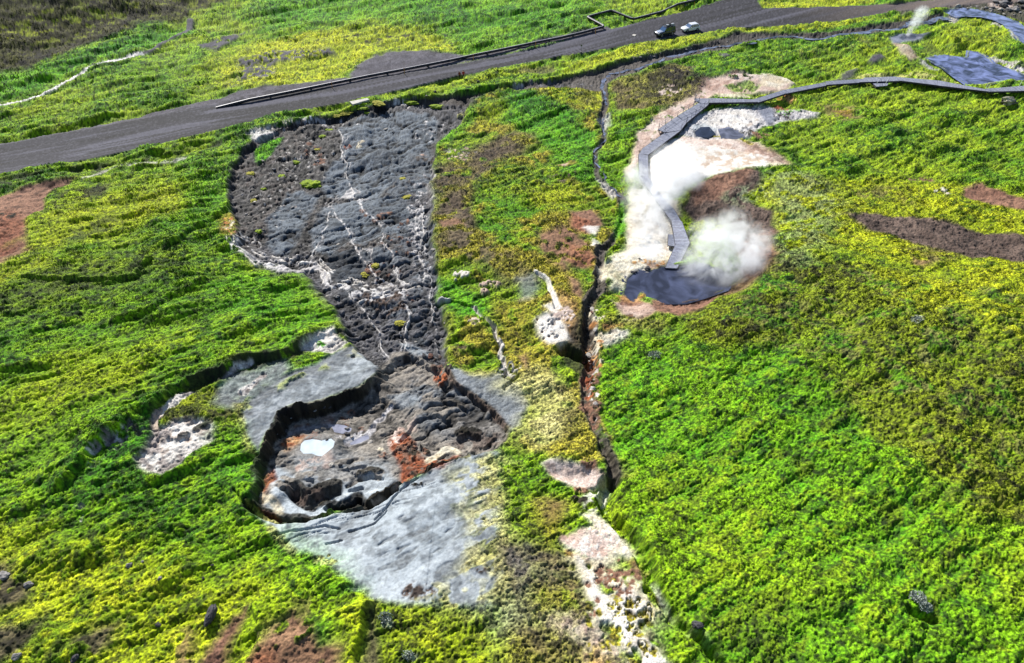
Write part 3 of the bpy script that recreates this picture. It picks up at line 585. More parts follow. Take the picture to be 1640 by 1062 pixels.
pa('bright', [(1045,885),(1062,930),(1075,950),(1055,925),(1038,885)], .6, .6)
pa('cream', [(905,900),(960,905),(1010,920),(1050,950),(1088,975),(1092,1000),(1070,1030),(1100,1110),(1020,1110),(985,1030),(950,1000),(925,945)], 1.2, 1.4, .9, .55, 'D')
pa('pink', [(880,985),(930,985),(975,1010),(1010,1050),(1040,1110),(960,1110),(920,1040)], 1.2, 1.4, .6, .42, 'C')
pa('white', [(925,900),(950,925),(975,962),(1000,985),(1030,1005),(1050,1040),(1072,1110),(1035,1110),(1020,1050),(985,1005),(955,985),(935,935)], .6, 1.2, 1, .52, 'D')
pa('white', [(985,938),(1015,945),(1048,965),(1048,995),(1025,1008),(1000,985),(985,960)], .6, 1.2, 1, .58, 'D')
dots('brown', 985, 930, 50, 40, 40, .3, 98); dots('dry', 1010, 1000, 60, 60, 60, .3, 99); dots('pink', 960, 870, 40, 24, 20, .5, 100)
li('silt', [(1050,930),(1060,950),(1075,968)], .35, .12, .3); dots('chalk', 1130, 1020, 20, 24, 16, .22, 46)
pa('grass', [(1080,960),(1120,1000),(1160,1060),(1180,1110),(1090,1110),(1060,1030),(1045,1005)], .8, 1, .8)
# ---------------------------------------------------------------- right-hand slopes
pa('vivid', [(962,560),(1000,545),(1090,545),(1250,560),(1310,600),(1430,700),(1560,820),(1900,960),(1900,1200),(1180,1200),(1130,1010),(1060,900),(1030,865),(990,800),(985,730),(960,680),(955,620)], 1.5, 2)
pa('olive', [(1100,490),(1140,480),(1240,400),(1360,420),(1640,470),(2000,500),(2000,950),(1640,850),(1560,810),(1470,740),(1400,680),(1320,600),(1260,565),(1120,548),(1095,520)], 1.5, 2)
pa('vivid', [(1250,540),(1360,520),(1380,600),(1330,600)], 3, 2.5, .5); pa('moss', [(1380,430),(1640,440),(1900,470),(1900,620),(1640,560),(1450,480)], 4, 3, .85)
pa('moss', [(1500,880),(1640,900),(1900,960),(1900,1060),(1640,960)], 4, 3, .45); pa('moss', [(1040,780),(1120,800),(1300,940),(1200,1000),(1100,900)], 6, 3, .3)
pa('dheath', [(1560,780),(1640,740),(1900,780),(1900,900),(1640,840)], 5, 3, .6, .55, 'C'); pa('bright', [(1000,580),(1060,600),(1080,700),(1020,760),(990,700)], 3, 2, .6)
dots('vivid', 1240, 455, 50, 20, 7, 1.6, 47); dots('dark', 1360, 560, 180, 90, 26, .35, 48); dots('frost', 1468, 512, 10, 8, 8, .25, 49)
VIV = [(962,560),(1000,545),(1090,545),(1250,560),(1310,600),(1430,700),(1560,820),(1900,960),(1900,1200),(1180,1200),(1130,1010),(1060,900),(1030,865),(990,800),(985,730),(960,680),(955,620)]
pa('moss', VIV, 2, 2, .35, .36, 'C'); pa('olive', VIV, 2, 2, .6, .28, 'B'); pa('bright', VIV, 2, 2, .5, .3, 'S')
OLV = [(1100,490),(1140,480),(1240,400),(1360,420),(1640,470),(2000,500),(2000,950),(1640,850),(1560,810),(1470,740),(1400,680),(1320,600),(1260,565),(1120,548)]
pa('vivid', OLV, 2, 2, .7, .36, 'C'); pa('heath', OLV, 2, 2, .7, .26, 'D'); pa('moss', OLV, 2, 2, .5, .3, 'B')
pa('moss', [(1200,290),(1340,280),(1500,290),(1640,310),(1900,340),(1900,520),(1640,480),(1500,430),(1400,420),(1290,420),(1240,360)], 2, 2, .95)
pa('grass', [(1220,330),(1340,330),(1400,420),(1280,430),(1220,400)], 3, 2.5, .5, .5)
pa('frost', [(1225,280),(1290,270),(1350,320),(1340,360),(1290,420),(1250,430),(1252,350),(1235,310)], 2.6, 1.8, .5, .62, 'S')
pa('dbrown', [(1345,343),(1400,344),(1450,348),(1520,358),(1560,366),(1640,380),(1900,400),(1900,450),(1640,420),(1560,412),(1480,396),(1420,378)], .8, 1.2)
pa('heath', [(1440,400),(1500,398),(1540,410),(1490,424)], .8, 1.2, .9, .6); pa('brown', [(1462,412),(1490,418),(1480,424),(1460,418)], .5, .6, .8)
pa('brown', [(1545,299),(1575,296),(1600,305),(1640,318),(1900,360),(1900,375),(1640,338),(1580,330),(1548,316)], .5, 1)
pa('heath', [(1350,300),(1430,298),(1470,310),(1460,325),(1400,320)], 1, 1.5, .7, .45); dots('white', 1515, 308, 20, 7, 4, .35, 53); dots('brown', 1475, 283, 14, 3, 5, .6, 54)
# crater slope
pa('dbrown', [(1108,300),(1150,278),(1215,272),(1222,285),(1190,315),(1235,335),(1245,370),(1230,420),(1205,445),(1175,440),(1180,400),(1150,360),(1110,350),(1088,328)], .7, 1)
pa('brown', [(1105,300),(1150,280),(1205,272),(1190,290),(1150,312),(1115,325)], .8, 1, .9); pa('brown', [(1170,385),(1240,370),(1248,410),(1212,450),(1170,470),(1140,470),(1190,430)], 1, 1.2, .85)
pa('moss', [(1100,352),(1140,350),(1170,360),(1150,378),(1115,375)], .8, 1, .8, .7); pa('frost', [(1150,310),(1210,290),(1240,300),(1190,325)], 1, 1.2, .7, .5)
pa('heath', [(x_-12, y_) for x_, y_ in GUL[11:]]+[(x_+16, y_) for x_, y_ in GUL[11:][::-1]], .9, 1.6, .9, .62, 'C')
li('bank', GUL[10:], 1.3, .35, .8, .9, .8, 'C'); dots('orange', 950, 560, 12, 60, 18, .42, 90); dots('cream', 956, 530, 16, 40, 16, .35, 91); dots('brown', 948, 640, 14, 60, 18, .5, 92); dots('red', 944, 600, 6, 40, 12, .35, 93)
dots('chalk', 952, 600, 7, 60, 26, .2, 94); dots('dark', 938, 560, 10, 40, 10, .6, 95)
# ---------------------------------------------------------------- hot spring basin
pa('white', [(1042,240),(1070,222),(1100,218),(1150,220),(1205,233),(1238,252),(1228,268),(1160,276),(1112,290),(1088,305),(1060,310),(1040,290),(1034,262)], .6, .8)
pa('pink', [(1090,218),(1150,216),(1215,228),(1250,250),(1262,262),(1235,268),(1225,252),(1170,238),(1100,232)], .7, .8, .85)
pa('brown', [(1185,228),(1225,232),(1265,258),(1245,262),(1215,245)], 1, .8, .5)
pa('pink', [(1024,300),(1060,308),(1085,320),(1088,345),(1050,345),(1015,320)], .8, .9, .8)
pa('cream', [(1012,300),(1035,300),(1060,320),(1085,345),(1088,380),(1080,410),(1076,428),(1045,432),(1015,440),(995,440),(978,425),(976,408),(1000,395),(1008,350)], .6, .9)
pa('white', [(1010,340),(1060,340),(1080,360),(1075,410),(1030,420),(1010,400)], 1, 1, .7)
dots('slabd', 1040, 390, 16, 14, 8, .45, 55); dots('dark', 1030, 418, 8, 3, 5, .35, 56); dots('orange', 1045, 422, 22, 5, 10, .4, 57)
pa('cream', [(955,425),(975,418),(985,428),(978,445),(962,448)], .4, .6, .9); pa('cream', [(976,425),(1010,430),(1000,450),(1000,462),(975,460)], .5, .7, .8)
pa('pink', [(1020,212),(1050,188),(1090,152),(1130,128),(1180,118),(1250,122),(1275,128),(1262,140),(1210,148),(1150,152),(1100,175),(1062,215),(1030,240),(1012,290),(1004,270),(1016,240)], .6, .9, 1, .88)
pa('cream', [(1150,150),(1190,150),(1215,155),(1150,160)], .5, .6, .8); pa('cream', [(1220,118),(1262,122),(1275,130),(1240,140),(1215,135)], .6, .9, .8)
pa('grass', [(1162,138),(1200,128),(1220,135),(1210,146),(1175,148)], .5, .7, .8, .7)
pa('brown', [(1042,180),(1075,172),(1080,185),(1050,198)], .8, .9, .6, .6); pa('grass', [(985,195),(1030,182),(1045,186),(1025,205),(1005,215)], .8, 1, .8)
pa('silt', [(1105,185),(1150,174),(1225,170),(1310,175),(1312,185),(1255,195),(1215,205),(1200,220),(1150,221),(1110,219),(1085,215),(1095,200)], .6, .8)
pa('white', [(1120,192),(1150,178),(1200,176),(1215,190),(1190,206),(1150,204),(1125,202)], .8, 1, .8, .75)
pa('slab', [(1105,198),(1130,196),(1150,204),(1140,212),(1110,208)], .5, .6, .7); pa('wetgrey', [(1215,175),(1235,172),(1245,190),(1225,200)], .5, .8, .8)
dots('red', 1248, 172, 14, 5, 10, .6, 58); dots('dark', 1260, 182, 28, 8, 18, .45, 59); dots('bright', 1262, 178, 24, 6, 8, .5, 60); dots('white', 1295, 180, 10, 4, 5, .6, 61); dots('dark', 1200, 212, 16, 5, 12, .45, 62)
dots('brown', 1215, 216, 12, 4, 8, .5, 63); dots('orange', 1262, 155, 16, 4, 6, .8, 64)
li('dry', [(1140,216),(1175,222),(1205,230)], .7, .3, .6, .9, .7)
pa('red', [(1330,170),(1360,172),(1370,185),(1345,182)], .8, .8, .6); pa('brown', [(1310,160),(1370,165),(1385,185),(1350,195),(1320,180)], 1, 1.2, .6, .5)
# pool rim
pa('brown', [(1000,470),(1030,478),(1075,482),(1125,470),(1150,470),(1130,490),(1090,505),(1050,502),(1030,512),(1000,500),(985,485)], .5, .7)
pa('pink', [(985,480),(1025,488),(1045,500),(1020,515),(995,500)], .8, .9, .7, .7); pa('orange', [(985,470),(1020,474),(1055,478),(1030,482),(1000,480)], .4, .6, .7, .7)
pa('bright', [(1025,480),(1050,478),(1040,488)], .3, .5, .7); pa('heath', [(975,500),(1010,505),(1080,510),(1070,530),(1010,525),(960,520)], 1, 1.2, .7)
pa('chalk', [(998,440),(1030,430),(1050,440),(1045,460),(1035,470),(1005,465)], .4, .6, 1, .8); pa('red', [(1030,420),(1060,422),(1055,432),(1038,430)], .4, .5, .5)
# ---------------------------------------------------------------- upper right
pa('heath', [(975,130),(1010,122),(1080,104),(1110,110),(1100,130),(1140,125),(1120,145),(1080,170),(1030,175),(985,172)], 1, 1.2, .95)
pa('dheath', [(1020,120),(1080,108),(1130,125),(1110,150),(1060,160),(1020,150)], 1.2, 1.4, .85, .6, 'C'); dots('pink', 1070, 145, 24, 8, 14, .5, 65)
pa('moss', [(1370,60),(1420,60),(1460,75),(1430,95),(1380,90)], 2, 2, .5); pa('heath', [(1340,65),(1390,62),(1400,75),(1350,80)], 1.5, 1.5, .5, .5); pa('heath', [(1270,80),(1320,80),(1320,92),(1280,92)], 1.5, 1.5, .5, .5)
pa('wetgrey', [(1425,60),(1440,54),(1470,52),(1490,54),(1475,62),(1445,68),(1430,70)], .5, .8); pa('pink', [(1430,68),(1450,70),(1470,90),(1460,96),(1440,80)], .6, .8, .8)
pa('gravel', [(1398,88),(1412,84),(1420,90),(1405,98),(1390,96)], .5, .7); pa('gravel', [(1345,125),(1360,108),(1372,106),(1370,120),(1350,128)], .6, .9, .9); pa('gravel', [(1315,128),(1345,122),(1345,130)], .5, .6, .8)
pa('dark', [(1490,60),(1525,68),(1535,80),(1500,88),(1465,78),(1475,68)], 1.5, 1.2, .5, .5, 'C'); dots('vivid', 1470, 72, 10, 4, 4, 1.2, 66)
pa('straw', [(1370,118),(1480,112),(1530,125),(1530,132),(1440,122),(1380,124)], .8, 1, .8, .5); pa('silt', [(1472,92),(1485,100),(1505,108),(1490,108),(1475,100)], .5, .7, .9)
pa('chalk', [(1583,88),(1600,92),(1640,102),(1660,118),(1630,114),(1600,106),(1590,100)], .5, .9, 1, .7); pa('moss', [(1500,50),(1570,26),(1620,60),(1600,90),(1530,80)], 3, 2.5, .55)
pa('chalk', [(1510,30),(1530,18),(1545,22),(1530,34)], .4, .6, .9); pa('chalk', [(1590,28),(1612,34),(1605,40),(1590,34)], .4, .6, .8); pa('chalk', [(1615,48),(1632,50),(1640,62),(1625,62)], .4, .6, .8)
pa('bank', [(1420,8),(1502,-4),(1900,-30),(1900,60),(1640,32),(1600,20),(1560,12),(1512,14),(1440,24)], .8, 1, .95)
pa('pink', [(1580,5),(1625,4),(1620,12),(1590,12)], .5, .8, .7); pa('bright', [(1300,-4),(1420,-10),(1420,6),(1300,9)], .8, 1, .4); pa('moss', [(1217,2),(1300,-6),(1400,-2),(1400,5),(1297,9),(1222,12)], .6, .8, .9)
pa('moss', [(1435,28),(1500,16),(1512,22),(1500,28),(1440,38)], .6, .8, .7, .6)
# brook bed
pa('bank', BROOK, .5, .8); pa('bank', [(640,160),(700,150),(760,156),(760,170),(700,165)], .6, .9, .9)
dots('rubble', 1100, 86, 80, 8, 20, .6, 67); dots('rubble', 900, 135, 60, 6, 24, .5, 68); dots('silt', 830, 140, 12, 4, 8, .4, 69)
dots('chalk', 640, 165, 14, 4, 8, .45, 70); dots('straw', 734, 184, 4, 3, 3, .4, 71)
# bottom left foreground
pa('moss', [(-60,860),(80,850),(200,870),(330,900),(400,960),(380,1110),(-60,1110)], 3, 2.5, .9)
pa('grass', [(150,850),(330,850),(420,900),(420,960),(330,930),(220,900)], 3, 2, .4)
pa('dbrown', [(-60,900),(20,895),(60,930),(55,965),(20,985),(-60,990)], 1, 1.2, .9, .6, 'C'); pa('dbrown', [(-60,1020),(40,1010),(80,995),(60,1030),(20,1062),(-60,1110)], .8, 1.2, .9)
pa('dbrown', [(90,1062),(160,1020),(190,1010),(180,1050),(130,1110),(90,1110)], .8, 1.2, .9, .6, 'C'); pa('brown', [(270,1062),(285,1010),(310,1000),(305,1040),(290,1110),(260,1110)], .8, 1, .8, .6)
pa('brown', [(310,1062),(350,1020),(385,985),(395,975),(392,1000),(370,1030),(350,1110),(310,1110)], .6, .8); pa('brown', [(400,1062),(430,1000),(470,975),(520,1000),(545,1020),(555,1062),(560,1110),(400,1110)], .8, 1, .95, .82)
pa('red', [(405,1050),(440,1035),(450,1062),(440,1110),(400,1110)], .8, .8, .5); pa('moss', [(545,975),(585,955),(600,960),(575,1000),(578,1062),(585,1110),(555,1110),(560,1020)], .6, .8, .95)
pa('dbrown', [(585,960),(600,960),(598,1000),(610,1050),(600,1110),(585,1110),(578,1000)], .5, .6, .8, .7); pa('brown', [(470,955),(510,950),(510,985),(480,985)], 1.5, 1.5, .6, .5)
pa('bright', [(505,985),(530,985),(530,1015),(515,1020)], .8, .8, .8); pa('bright', [(440,850),(500,885),(560,935),(500,930),(440,900)], 2, 2, .5)
pa('bright', [(350,690),(390,690),(405,760),(390,790),(350,760)], 2, 1.5, .6)
pa('vivid', [(200,780),(300,770),(420,850),(440,900),(300,860)], 4, 2.5, .4)
for nm_, W2, lv, col, rg_, lb, wp in POOLS:
    s_, d_ = polysd(None, 1, wp, W2); blend('wetgrey' if nm_ != 'hot_spring' else 'dmud', s_, ss(-.5, 0, d_)*.8)
print('paint done')
# road surface colour: wheel tracks run along it
s = np.nonzero(ROADM > .01)[0]
cl = np.concatenate([roadw[:13], [roadw[12]+(roadw[12]-roadw[9])*k_ for k_ in (1, 3, 6)]]); dd, tt_, sdn = segd(X[s]+WX[s]*.15, Y[s]+WY[s]*.15, cl, False)
tr = nz(vn(dd*.9, tt_*9, 81)*.5+vn(dd*2.2, tt_*16, 83)*.5, 2.2); tr2 = nz(vn(dd*.5, tt_*7, 82)*.6+vn(dd*1.4, tt_*14, 84)*.4, 2.2)
A = P(48,47,56); B = P(88,87,100); D = P(20,19,24)
c = mx(A, B, ss(.3, .75, tr2*.6+tr*.4)); c = mx(c, D, .85*ss(.52, .72, tr)); c = mx(c, P(130,128,138), .2*ss(.6, .95, nE[s]))
e = ss(60, 120, X[s]); c = mx(c, mx(P(112,100,96), P(140,124,114), tr), e*.8)
m = ROADM[s]; C[s, :3] += (c-C[s, :3])*m[:, None]; C[s, 3] = .9
RW[s] *= (1-m)[:, None]; RW[s, 3] = RW[s, 3]+.08*m; MC[s] += (.12-MC[s])*m
C[:, :3] *= np.clip(1+MC*1.5*(nF-.55), .12, 2)[:, None]
ck = (CRK*ss(.5, 1.0, RW[:, 2]+RW[:, 3]*.15))[:, None]; C[:, :3] = C[:, :3]*(1-.8*ck)
# ------------------------------------------------------------------ relief
nG = nz(fbm(XR*2.2, YR*1.0, .45, 2, 67), 2.2)
h0 = (nz(fbm(X, Y, 2.4, 3, 51, .5), 2)-.5)*.16+(nG-.5)*.12+(nE-.5)*.06+(nF-.5)*.06
h1 = (1-rC-.5)*.05+(nz(fbm(X, Y, 1.5, 2, 53), 2)-.5)*.10+(nG-.5)*.08+(nE-.5)*.09+(nF-.5)*.07
h2 = -(fA**3)*.55-(fB**3)*.28+.45*(nz(fbm(X, Y, 4.2, 2, 54), 2)-.5)-(rC**2)*.05
h3 = (nz(fbm(X, Y, .55, 2, 55), 2.2)-.5)*.24+(nE-.5)*.20+(nF-.5)*.08+(nC-.5)*.12
h4 = (nS-.5)*.30+(nS2-.5)*.60
h5 = (nB-.5)*1.1+(nA-.5)*1.6
h2 = h2-CRK*.18
zr = RW[:, 0]*h0+RW[:, 1]*h1+RW[:, 2]*h2+RW[:, 3]*h3+RW[:, 4]*h4+RW[:, 5]*h5*.5
Z += zr*DAMP
PUD = [([(482,712),(488,706),(500,704),(515,706),(530,703),(537,709),(535,718),(526,724),(516,731),(508,729),(500,726),(486,726),(480,720)], 'milky_pool', 'bright white milky pool on the floor of the mud pit'),
 ([(530,683),(540,680),(552,682),(564,687),(562,693),(548,694),(534,691)], 'grey_pool', 'small lavender grey pool above the white pool in the mud pit'),
 ([(558,706),(572,702),(590,697),(592,703),(578,709),(562,712)], 'grey_pool', 'narrow lavender grey pool where the trickle ends in the mud pit')]
PUDL = []
for pts, nm_, lb in PUD:
    W2 = unp(pts); s, d = polysd(None, 1.2, .1, W2); lv = float(Z[s][d > -.1].mean()); k = ss(-1.0, -.05, d); Z[s] = Z[s]*(1-k)+lv*k-.12*ss(-.05, .25, d); PUDL.append(lv)
Z += 9*(fbm(X, Y, 120, 3, 90)-.5)*ss(230, 500, np.hypot(X, Y))
zt = lookup(Z)
def hit(u, v):
    q = march(zt, [u], [v])[0]; return Vector(q)
def gz(x, y): return float(zt(np.array([x]), np.array([y]))[0])
# ------------------------------------------------------------------ surface material
def surf_mat(name, nscale=7.0, amt=.45, bump=.5, bdist=.08, spec=.3):
    m = bpy.data.materials.new(name); m.use_nodes = True; n = m.node_tree; L = n.links.new
    bs = n.nodes['Principled BSDF']; at = n.nodes.new('ShaderNodeAttribute'); at.attribute_name = 'soil'
    tc = n.nodes.new('ShaderNodeTexCoord')
    n1 = n.nodes.new('ShaderNodeTexNoise'); n1.inputs['Scale'].default_value = nscale; n1.inputs['Detail'].default_value = 4; n1.inputs['Roughness'].default_value = .7
    L(tc.outputs['Object'], n1.inputs['Vector'])
    mr = n.nodes.new('ShaderNodeMapRange'); L(n1.outputs[0], mr.inputs[0]); mr.inputs[1].default_value = .3; mr.inputs[2].default_value = .7
    mr.inputs[3].default_value = 1-amt; mr.inputs[4].default_value = 1+amt
    mul = n.nodes.new('ShaderNodeVectorMath'); mul.operation = 'SCALE'; L(at.outputs['Color'], mul.inputs[0]); L(mr.outputs[0], mul.inputs['Scale'])
    L(mul.outputs[0], bs.inputs['Base Color']); L(at.outputs['Alpha'], bs.inputs['Roughness']); bs.inputs['Specular IOR Level'].default_value = spec
    n2 = n.nodes.new('ShaderNodeTexNoise'); n2.inputs['Scale'].default_value = nscale*.9; n2.inputs['Detail'].default_value = 3; L(tc.outputs['Object'], n2.inputs['Vector'])
    b = n.nodes.new('ShaderNodeBump'); b.inputs['Strength'].default_value = bump; b.inputs['Distance'].default_value = bdist
    L(n2.outputs[0], b.inputs['Height']); L(b.outputs[0], bs.inputs['Normal'])
    return m
def sheet(name, mask_faces, mat):
    """one ground object out of the shared grid: the faces for which mask_faces is true"""
    f = np.nonzero(mask_faces)[0]; r = f//(NC-1); c = f % (NC-1)
    q = np.stack([r*NC+c, r*NC+c+1, (r+1)*NC+c+1, (r+1)*NC+c], axis=1)
    used, inv = np.unique(q.ravel(), return_inverse=True)
    me = bpy.data.meshes.new(name); me.vertices.add(len(used))
    co = np.stack([X[used], Y[used], Z[used]], axis=1).astype(np.float32); me.vertices.foreach_set('co', co.ravel())
    me.loops.add(len(f)*4); me.loops.foreach_set('vertex_index', inv.astype(np.int32).ravel())
    me.polygons.add(len(f)); me.polygons.foreach_set('loop_start', np.arange(0, len(f)*4, 4, dtype=np.int32)); me.polygons.foreach_set('loop_total', np.full(len(f), 4, np.int32))
    me.polygons.foreach_set('use_smooth', np.ones(len(f), bool))
    a = me.color_attributes.new('soil', 'FLOAT_COLOR', 'POINT'); a.data.foreach_set('color', np.ascontiguousarray(C[used]).ravel())
    me.update(calc_edges=True); me.materials.append(mat)
    o = bpy.data.objects.new(name, me); COL.objects.link(o); o['kind'] = 'structure'
    return o
def fmask(v):
    v = v.reshape(NR, NC); return ((v[:-1, :-1]+v[1:, :-1]+v[:-1, 1:]+v[1:, 1:])/4 > .5).ravel()
def region(pts, warp=.7, world=None):
    m = np.zeros(N, np.float32); s, d = polysd(pts, .6, warp, world); m[s] = (d > 0); return m
rm = fmask(ROADM)
sm = fmask(region(SLIDE, .7)) & ~rm
pm = fmask(region(PIT, .3)) & ~rm; sm &= ~pm
hm = fmask(region([(-900,420),(-300,190),(0,116),(60,103),(140,72),(215,45),(290,26),(345,4),(430,-25),(600,-90),(-900,-200)], 2.2)) & ~rm
bm_ = fmask(region(BROOK, .8)) & ~rm & ~sm & ~pm
LSL = [(385,662),(400,640),(445,612),(500,585),(545,558),(590,556),(610,578),(611,597),(592,612),(560,624),(530,636),(500,646),(470,652),(450,664),(440,688),(430,706),(416,722),(402,700)]
sl_ = (fmask(region(SL, .7)) | fmask(region(LSL, .5))) & ~rm & ~pm & ~sm
sheet('mud_slab', sl_, surf_mat('slab_mud', 9, .12, .35, .03, .4))
gr = ~(sl_ | rm | sm | pm | hm | bm_)
GM = surf_mat('meadow_soil')
sheet('ground', gr, GM)
sheet('road', rm, surf_mat('road_gravel', 6, .25, .5, .04))
sheet('mud_flow', sm, surf_mat('flow_mud', 6, .35, .6, .06, .25))
sheet('mud_pit', pm, surf_mat('pit_mud', 6, .3, .6, .06, .25))
sheet('hillside', hm, surf_mat('hill_heath'))
sheet('stream_bed', bm_, surf_mat('bed_mud', 6, .4, .8, .1, .4))
# ------------------------------------------------------------------ simple materials
def noise_mat(name, a, b=None, scale=3.0, rough=.7, bump=.3, bdist=.03, metal=0.0, spec=.4, alpha=1.0, detail=4):
    m = bpy.data.materials.new(name); m.use_nodes = True; n = m.node_tree; L = n.links.new; bs = n.nodes['Principled BSDF']
    tc = n.nodes.new('ShaderNodeTexCoord'); t = n.nodes.new('ShaderNodeTexNoise'); t.inputs['Scale'].default_value = scale; t.inputs['Detail'].default_value = detail
    L(tc.outputs['Object'], t.inputs['Vector']); r = n.nodes.new('ShaderNodeValToRGB'); L(t.outputs[0], r.inputs[0])
    A = P(*a); B = P(*(b or a)); r.color_ramp.elements[0].position = .36; r.color_ramp.elements[1].position = .64
    r.color_ramp.elements[0].color = (*[float(q) for q in A], 1); r.color_ramp.elements[1].color = (*[float(q) for q in B], 1)
    L(r.outputs[0], bs.inputs['Base Color']); bs.inputs['Roughness'].default_value = rough; bs.inputs['Metallic'].default_value = metal
    bs.inputs['Specular IOR Level'].default_value = spec
    if bump:
        bb = n.nodes.new('ShaderNodeBump'); bb.inputs['Strength'].default_value = bump; bb.inputs['Distance'].default_value = bdist
        L(t.outputs[0], bb.inputs['Height']); L(bb.outputs[0], bs.inputs['Normal'])
    return m
def mobj(name, verts, faces, mat, parent=None, smooth=False):
    me = bpy.data.meshes.new(name); me.from_pydata([tuple(v) for v in verts], [], faces); me.materials.append(mat); me.update()
    if smooth: me.polygons.foreach_set('use_smooth', [True]*len(me.polygons))
    o = bpy.data.objects.new(name, me); COL.objects.link(o)
    if parent: o.parent = parent
    return o
class MB:
    def __init__(self): self.v = []; self.f = []
    def box(self, c, s, M=None):
        k = len(self.v)
        for dx in (-.5, .5):
            for dy in (-.5, .5):
                for dz in (-.5, .5):
                    p = Vector((c[0]+dx*s[0], c[1]+dy*s[1], c[2]+dz*s[2])); self.v.append(M @ p if M else p)
        self.f += [tuple(k+i for i in q) for q in ((0,1,3,2),(4,6,7,5),(0,4,5,1),(2,3,7,6),(0,2,6,4),(1,5,7,3))]
        return self
    def prism(self, top, th):                       # a slab: outline of its top, thickness downwards
        k = len(self.v); n = len(top)
        self.v += [Vector(p) for p in top]+[Vector(p)-Vector((0, 0, th)) for p in top]
        self.f += [tuple(range(k, k+n)), tuple(range(k+2*n-1, k+n-1, -1))]+[(k+i, k+n+i, k+n+(i+1) % n, k+(i+1) % n) for i in range(n)]
        return self
    def tube(self, pts, r, n=8, cap=True):
        k0 = len(self.v); pts = [Vector(p) for p in pts]; m = len(pts)
        for i, p in enumerate(pts):
            a = (pts[min(i+1, m-1)]-pts[max(i-1, 0)]).normalized()
            up = Vector((0, 0, 1)) if abs(a.z) < .9 else Vector((1, 0, 0))
            s_ = a.cross(up).normalized(); t_ = s_.cross(a).normalized(); rr = r[i] if hasattr(r, '__len__') else r
            for j in range(n):
                g = 2*math.pi*j/n; self.v.append(p+s_*math.cos(g)*rr+t_*math.sin(g)*rr)
        for i in range(m-1):
            for j in range(n):
                a = k0+i*n+j; b = k0+i*n+(j+1) % n; self.f.append((a, b, b+n, a+n))
        if cap: self.f += [tuple(range(k0+n-1, k0-1, -1)), tuple(range(k0+(m-1)*n, k0+m*n))]
        return self
    def build(self, name, mat, parent=None, smooth=False):
        o = mobj(name, self.v, self.f, mat, parent, smooth)
        bm = bmesh.new(); bm.from_mesh(o.data); bmesh.ops.recalc_face_normals(bm, faces=bm.faces); bm.to_mesh(o.data); bm.free()
        return o
def hit_h(u, v, h):
    q = march(lambda x, y: zt(x, y)+h, [u], [v])[0]; return Vector(q)
def copy_tree(o, parent=None):
    c = o.copy(); COL.objects.link(c); c.parent = parent
    for ch in list(o.children): copy_tree(ch, c)
    return c
# ------------------------------------------------------------------ water
def water_mat(name, col, rough=.08, cloudy=.5):
    m = bpy.data.materials.new(name); m.use_nodes = True; n = m.node_tree; L = n.links.new; bs = n.nodes['Principled BSDF']
    tc = n.nodes.new('ShaderNodeTexCoord'); t = n.nodes.new('ShaderNodeTexNoise'); t.inputs['Scale'].default_value = .35; t.inputs['Detail'].default_value = 3; t.inputs['Distortion'].default_value = 1.2
    L(tc.outputs['Object'], t.inputs['Vector']); r = n.nodes.new('ShaderNodeValToRGB'); L(t.outputs[0], r.inputs[0])
    A = P(*[c*(.7 if name.startswith('hot') else .55) for c in col]); B = P(*[min(255, c*(1.15 if name.startswith('hot') else 1.45)) for c in col]); r.color_ramp.elements[0].position = .38; r.color_ramp.elements[1].position = .66
    r.color_ramp.elements[0].color = (*map(float, A), 1); r.color_ramp.elements[1].color = (*map(float, B), 1)
    L(r.outputs[0], bs.inputs['Base Color']); bs.inputs['Roughness'].default_value = rough; bs.inputs['IOR'].default_value = 1.33
    t2 = n.nodes.new('ShaderNodeTexNoise'); t2.inputs['Scale'].default_value = 2.6; t2.inputs['Detail'].default_value = 4; L(tc.outputs['Object'], t2.inputs['Vector'])
    b = n.nodes.new('ShaderNodeBump'); b.inputs['Strength'].default_value = .35; b.inputs['Distance'].default_value = .05; L(t2.outputs[0], b.inputs['Height']); L(b.outputs[0], bs.inputs['Normal'])
    return m
def water_poly(name, W2, lv, mat, label=None, grow=.6):
    c = W2.mean(0); bm = bmesh.new(); n = len(W2); vs = []
    for i in range(n):
        a = W2[i-1]; b = W2[(i+1) % n]; t = b-a; t = t/(np.hypot(*t)+1e-6); nrm = np.array([t[1], -t[0]])
        area = sum(W2[k][0]*W2[(k+1) % n][1]-W2[(k+1) % n][0]*W2[k][1] for k in range(n))
        p = W2[i]+nrm*grow*(1 if area > 0 else -1); vs.append(bm.verts.new((p[0], p[1], lv)))
    f = bm.faces.new(vs)
    if f.normal.z < 0 or f.calc_area() and False: f.normal_flip()
    bmesh.ops.triangulate(bm, faces=[f]); bm.normal_update()
    for f in bm.faces:
        if f.normal.z < 0: f.normal_flip()
    me = bpy.data.meshes.new(name); bm.to_mesh(me); bm.free(); me.materials.append(mat)
    o = bpy.data.objects.new(name, me); COL.objects.link(o); tag(o, label, None, None, 'structure'); return o
for i, (nm, W2, lv, col, rg_, lb, wp) in enumerate(POOLS):
    water_poly(nm, W2, lv, water_mat(nm+'_water', col, rg_), lb)
def pool_on(name, pts, h, mat, label):              # a puddle lying on the mud
    p = [hit(u, v) for u, v in pts]; z = sorted(q.z for q in p)[int(len(p)*.7)]+h
    W2 = np.array([(q.x, q.y) for q in p]); return water_poly(name, W2, z, mat, label, 0.0)
milk = noise_mat('milky_water', (236,246,250), (214,228,238), 1.2, .12, 0); lav = noise_mat('grey_water', (176,178,196), (140,142,160), 1.5, .1, 0)
